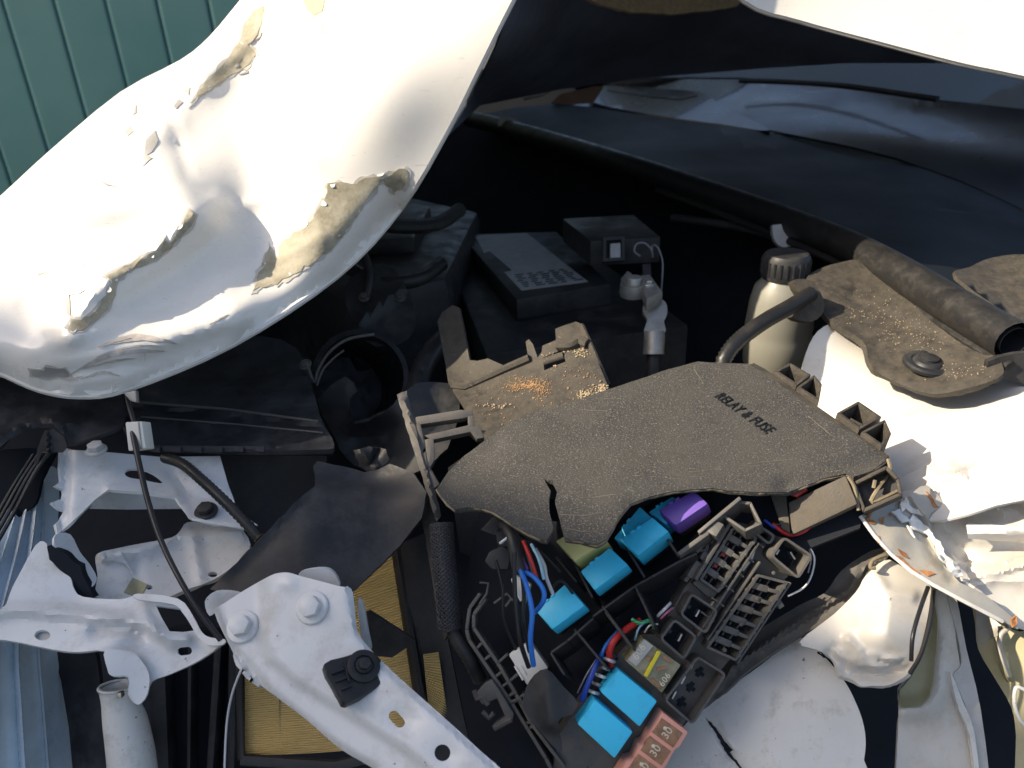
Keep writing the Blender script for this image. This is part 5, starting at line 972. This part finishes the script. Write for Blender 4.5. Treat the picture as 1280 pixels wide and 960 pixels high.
rso = [(1075, 645), (1100, 634), (1120, 625), (1128, 627), (1150, 608), (1160, 606), (1172, 618), (1181, 632), (1165, 640), (1160, 650), (1164, 672), (1172, 695), (1186, 715), (1200, 728), (1230, 742), (1270, 775), (1273, 786), (1253, 777), (1219, 757), (1192, 745), (1166, 731), (1140, 715), (1114, 693), (1094, 671)]
rsp = sheet('rusty_flap', rso, rsS, 'rusty_metal', fn, res=5, jag=.4, thick=.0014)
RB = bvh_of(rsp)
m = MB(); m.tube([P(x, y, rsS(x, y)) for x, y in dens([(1075, 645), (1094, 671), (1114, 693), (1140, 715), (1166, 731), (1192, 745), (1253, 777)], 6, 0, False)], .0011, 6); m.build('flap_rim', 'white_paint', fn)
def fpatch(name, q, bvh, mt, off=.0009, jag=1.0, th=.0006): sheet(name, q, on(bvh, off), mt, fn, res=4.5, jag=jag, thick=th)
for q in ([(1079, 643), (1090, 640), (1086, 650), (1096, 652), (1092, 655), (1082, 651)], [(1092, 668), (1098, 670), (1106, 684), (1112, 690), (1108, 688), (1098, 678)], [(1118, 694), (1126, 696), (1136, 706), (1150, 716), (1146, 718), (1134, 710), (1122, 702)], [(1150, 712), (1164, 714), (1170, 718), (1160, 720)], [(1122, 686), (1130, 690), (1136, 698), (1128, 694)], [(1100, 648), (1106, 646), (1104, 654)], [(1158, 614), (1164, 620), (1176, 636), (1168, 634)], [(1110, 641), (1116, 640), (1114, 644)], [(1264, 774), (1271, 770), (1272, 782), (1266, 784)]): fpatch('rust_patch', q, RB, 'rust')
for q in ([(1115, 640), (1124, 636), (1136, 650), (1142, 642), (1150, 652), (1160, 658), (1168, 672), (1176, 676), (1180, 690), (1198, 708), (1204, 720), (1196, 722), (1184, 712), (1174, 694), (1166, 680), (1158, 668), (1150, 664), (1138, 660), (1136, 652), (1128, 652)], [(1124, 622), (1134, 620), (1136, 632), (1146, 636), (1152, 644), (1140, 642), (1132, 636), (1128, 640)], [(1134, 655), (1140, 660), (1144, 672), (1137, 662)]): fpatch('white_flake', q, RB, 'white_paint', .003, 1.2, .0009)
# bright folded rib
sheet('folded_rib', [(1208, 656), (1240, 656), (1350, 662), (1350, 684), (1270, 677), (1240, 676), (1210, 673)], plus(ffS, lambda x, y: -.013 + .0005 * abs(y - 666)), 'white_paint', fn, res=5, thick=.0015)
# bulged panel, lower apron, posts
bgS = plus(tps([(1112, 690, .445), (1160, 729, .44), (1139, 791, .42), (1112, 856, .41), (1051, 843, .417), (1000, 800, .425), (1081, 721, .445), (1042, 769, .432)]), blob(1105, 780, 45, 50, .013), crease([(1044, 806), (1062, 816), (1074, 810), (1090, 822), (1112, 818), (1134, 826)], 9, -.0022), ridge([(1050, 826), (1066, 836), (1084, 828), (1098, 838)], 6, .0014), ridge([(1062, 850), (1070, 838), (1088, 842), (1120, 838)], 6, -.0014), crease([(1096, 716), (1112, 748), (1108, 790)], 16, .003), ridge([(1037, 819), (1060, 838), (1100, 846), (1132, 838)], 8, -.004), ridge([(1050, 812), (1080, 818), (1130, 826)], 6, .002), ridge([(1060, 800), (1075, 812)], 5, .003), ridge([(1048, 818), (1066, 826), (1078, 822)], 4, .0014), ridge([(1062, 840), (1080, 832), (1100, 836)], 4, .001), ridge([(1046, 808), (1058, 822), (1056, 838)], 4, -.0014), ridge([(1100, 826), (1116, 832), (1130, 826)], 3, -.002), ridge([(1090, 720), (1110, 740), (1140, 745)], 8, .003))
tag(sheet('bulged_panel', smooth2([(1106, 700), (1124, 706), (1160, 729), (1163, 745), (1158, 780), (1148, 818), (1135, 842), (1112, 856), (1090, 857), (1076, 858), (1066, 850), (1051, 844), (1044, 830), (1036, 820), (1021, 812), (1000, 802), (1042, 768), (1070, 740), (1082, 720)], 3), bgS, 'fender_paint', None, res=3.6, thick=.0025), 'bulged white sheet metal panel below the rusty fender flap', 'body panel')
for ln, lab in (([(1160, 734, .425), (1150, 762, .41), (1141, 795, .402), (1139, 826, .402)], 'inner dark rubber edge strip on the bulged white panel'), ([(1167, 736, .43), (1163, 776, .418), (1151, 818, .41), (1137, 842, .407)], 'outer dark rubber edge strip on the bulged white panel')):
    tag(tubepx('edge_strip', ln, 2.6, 'wire_black', None), lab, 'edge strip')
apS = plus(tps([(873, 893, .455), (998, 797, .455), (1040, 831, .435), (1080, 906, .42), (1077, 985, .41), (820, 985, .445), (950, 900, .436)]), ridge([(884, 900), (905, 930), (930, 965)], 3, -.0035))
ap = thing('apron_panel', 'speckled white apron panel at the bottom right of the fuse block', 'body panel')
sheet('panel', smooth2([(868, 893), (900, 868), (950, 832), (998, 797), (1019, 810), (1040, 831), (1056, 852), (1067, 872), (1078, 900), (1082, 925), (1080, 950), (1070, 1005), (790, 1005), (830, 940)], 3), apS, 'dirty_white', ap, res=8, thick=.002)
APB = bvh_of(ap.children[0])
sheet('crack', [(882, 898), (892, 906), (908, 930), (915, 938), (912, 940), (920, 950), (932, 966), (926, 962), (908, 940), (898, 922)], on(APB, .0008), 'deep', ap, res=4, jag=.8, thick=.0004)
sheet('crack', [(1019, 810), (1026, 816), (1036, 820), (1030, 822), (1022, 816)], on(APB, .0012), 'deep', ap, res=4, jag=.5, thick=.0004)
ps = thing('fender_post', 'white post with an olive inner face below the fender flap', 'body panel')
psS = plus(tps([(1124, 859, .445), (1119, 985, .43), (1166, 743, .455), (1194, 746, .45), (1236, 985, .43), (1208, 811, .445)]), ridge([(1172, 745), (1180, 800), (1176, 860), (1160, 885), (1130, 888)], 13, .006))
sheet('post_skin', smooth2([(1124, 860), (1140, 842), (1152, 815), (1162, 775), (1166, 742), (1182, 738), (1190, 760), (1200, 830), (1214, 880), (1226, 940), (1232, 1005), (1117, 1005), (1120, 960), (1123, 900)], 3), psS, 'fender_paint', ps, res=6, thick=.002)
PSB = bvh_of(ps.children[0])
sheet('olive_face', [(1125, 862), (1140, 845), (1152, 818), (1162, 778), (1167, 748), (1172, 775), (1170, 815), (1166, 850), (1162, 870), (1152, 882), (1138, 884), (1125, 884)], on(PSB, .0025), 'olive', ps, res=6, jag=.5, thick=.0006)
sheet('side_edge', smooth2([(1183, 738), (1195, 746), (1208, 811), (1226, 887), (1240, 1005), (1230, 1005), (1220, 930), (1206, 880), (1192, 845), (1202, 830), (1196, 790)], 3), plus(psS, lambda x, y: -.001), 'grey_paint', ps, res=6, thick=.01)
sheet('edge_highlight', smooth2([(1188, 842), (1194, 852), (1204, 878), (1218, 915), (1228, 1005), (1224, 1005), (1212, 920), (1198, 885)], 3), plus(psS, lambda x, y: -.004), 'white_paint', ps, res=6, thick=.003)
op = thing('olive_post', 'olive primed post with torn edge at the far right bottom', 'body panel')
opS = plus(tps([(1218, 757, .47), (1264, 786, .455), (1340, 800, .44), (1340, 1000, .42), (1273, 985, .43), (1222, 811, .465)]), ridge([(1249, 790), (1252, 820), (1260, 845)], 4, .005))
sheet('post_skin', smooth2([(1218, 757), (1252, 778), (1275, 790), (1350, 795), (1350, 1010), (1275, 1010), (1270, 920), (1264, 884), (1243, 847), (1223, 812), (1219, 780)], 3), opS, 'olive', op, res=7, thick=.003)
OPB = bvh_of(op.children[0])
sheet('grey_patch', [(1219, 760), (1252, 780), (1248, 795), (1238, 798), (1228, 806), (1222, 806)], on(OPB, .0008), 'bare_metal', op, res=5, jag=1, thick=.0005)
tubepx('lip', [(1262, 784, .448), (1251, 794, .448), (1250, 812, .446), (1256, 830, .444), (1262, 845, .444)], 3, 'bare_metal', op)
tubepx('ring_lip', [(1280, 862, .435), (1270, 860, .435), (1268, 880, .434), (1275, 900, .433), (1286, 912, .433)], 2.4, 'dirty_white', op)
# liner seam
tag(sheet('liner_seam', smooth2([(1112, 688), (1090, 688), (1052, 713), (1031, 741), (1000, 756), (940, 793), (905, 823), (858, 890), (868, 896), (905, 866), (935, 838), (1000, 794), (1050, 771), (1074, 740), (1084, 722), (1104, 706)], 3), plus(tps([(1112, 688, .448), (1040, 735, .45), (905, 823, .46), (862, 893, .46), (1000, 794, .44), (1080, 728, .444)]), ridge([(1108, 697), (1080, 708), (1058, 740), (1000, 775), (920, 830), (866, 892)], 4, .005)), 'block', None, res=5, thick=.003), 'dusty dark sealing strip between the fuse block and the white panels', 'sealing strip')
tubepx_ = tubepx('broken_tab', [(1107, 694, .438), (1092, 700, .436), (1088, 709, .434), (1094, 710, .434)], 2.5, 'cover_edge', None); tag(tubepx_, 'broken plastic tab at the upper end of the sealing strip', 'clip')

bgo = [o for o in COL.objects if o.name.startswith('bulged_panel')][0]; BGB = bvh_of(bgo)
for q in ([(1050, 826), (1058, 822), (1064, 828), (1056, 832)], [(1104, 830), (1112, 826), (1122, 828), (1116, 834)], [(1084, 728), (1100, 722), (1112, 730), (1096, 736)], [(1124, 824), (1130, 822), (1128, 830)], [(1046, 838), (1054, 836), (1058, 842)], [(1066, 812), (1076, 806), (1072, 814)]):
    sheet('grime', q, on(BGB, .0007), 'scuff', bgo, res=4, jag=1.0, thick=.0003)
# ------------------------------------------------------------------ finish: put every thing's origin at its base
bpy.context.view_layer.update()
for o in [o for o in COL.objects if o.parent is None and o.type in ('EMPTY', 'MESH') and o.name != 'ground']:
    obs = [c for c in COL.objects if c.parent == o and c.type == 'MESH'] if o.type == 'EMPTY' else [o]
    A = np.concatenate([np.array([v.co for v in c.data.vertices]) for c in obs]) if obs else None
    if A is None: continue
    lo, hi = A.min(0), A.max(0); b = Vector(((lo[0] + hi[0]) / 2, (lo[1] + hi[1]) / 2, lo[2]))
    if o.type == 'MESH': o.data.transform(Matrix.Translation(-b)); o.location = b
    else:
        o.location = b
        for c in obs: c.matrix_parent_inverse = Matrix.Translation(-b)
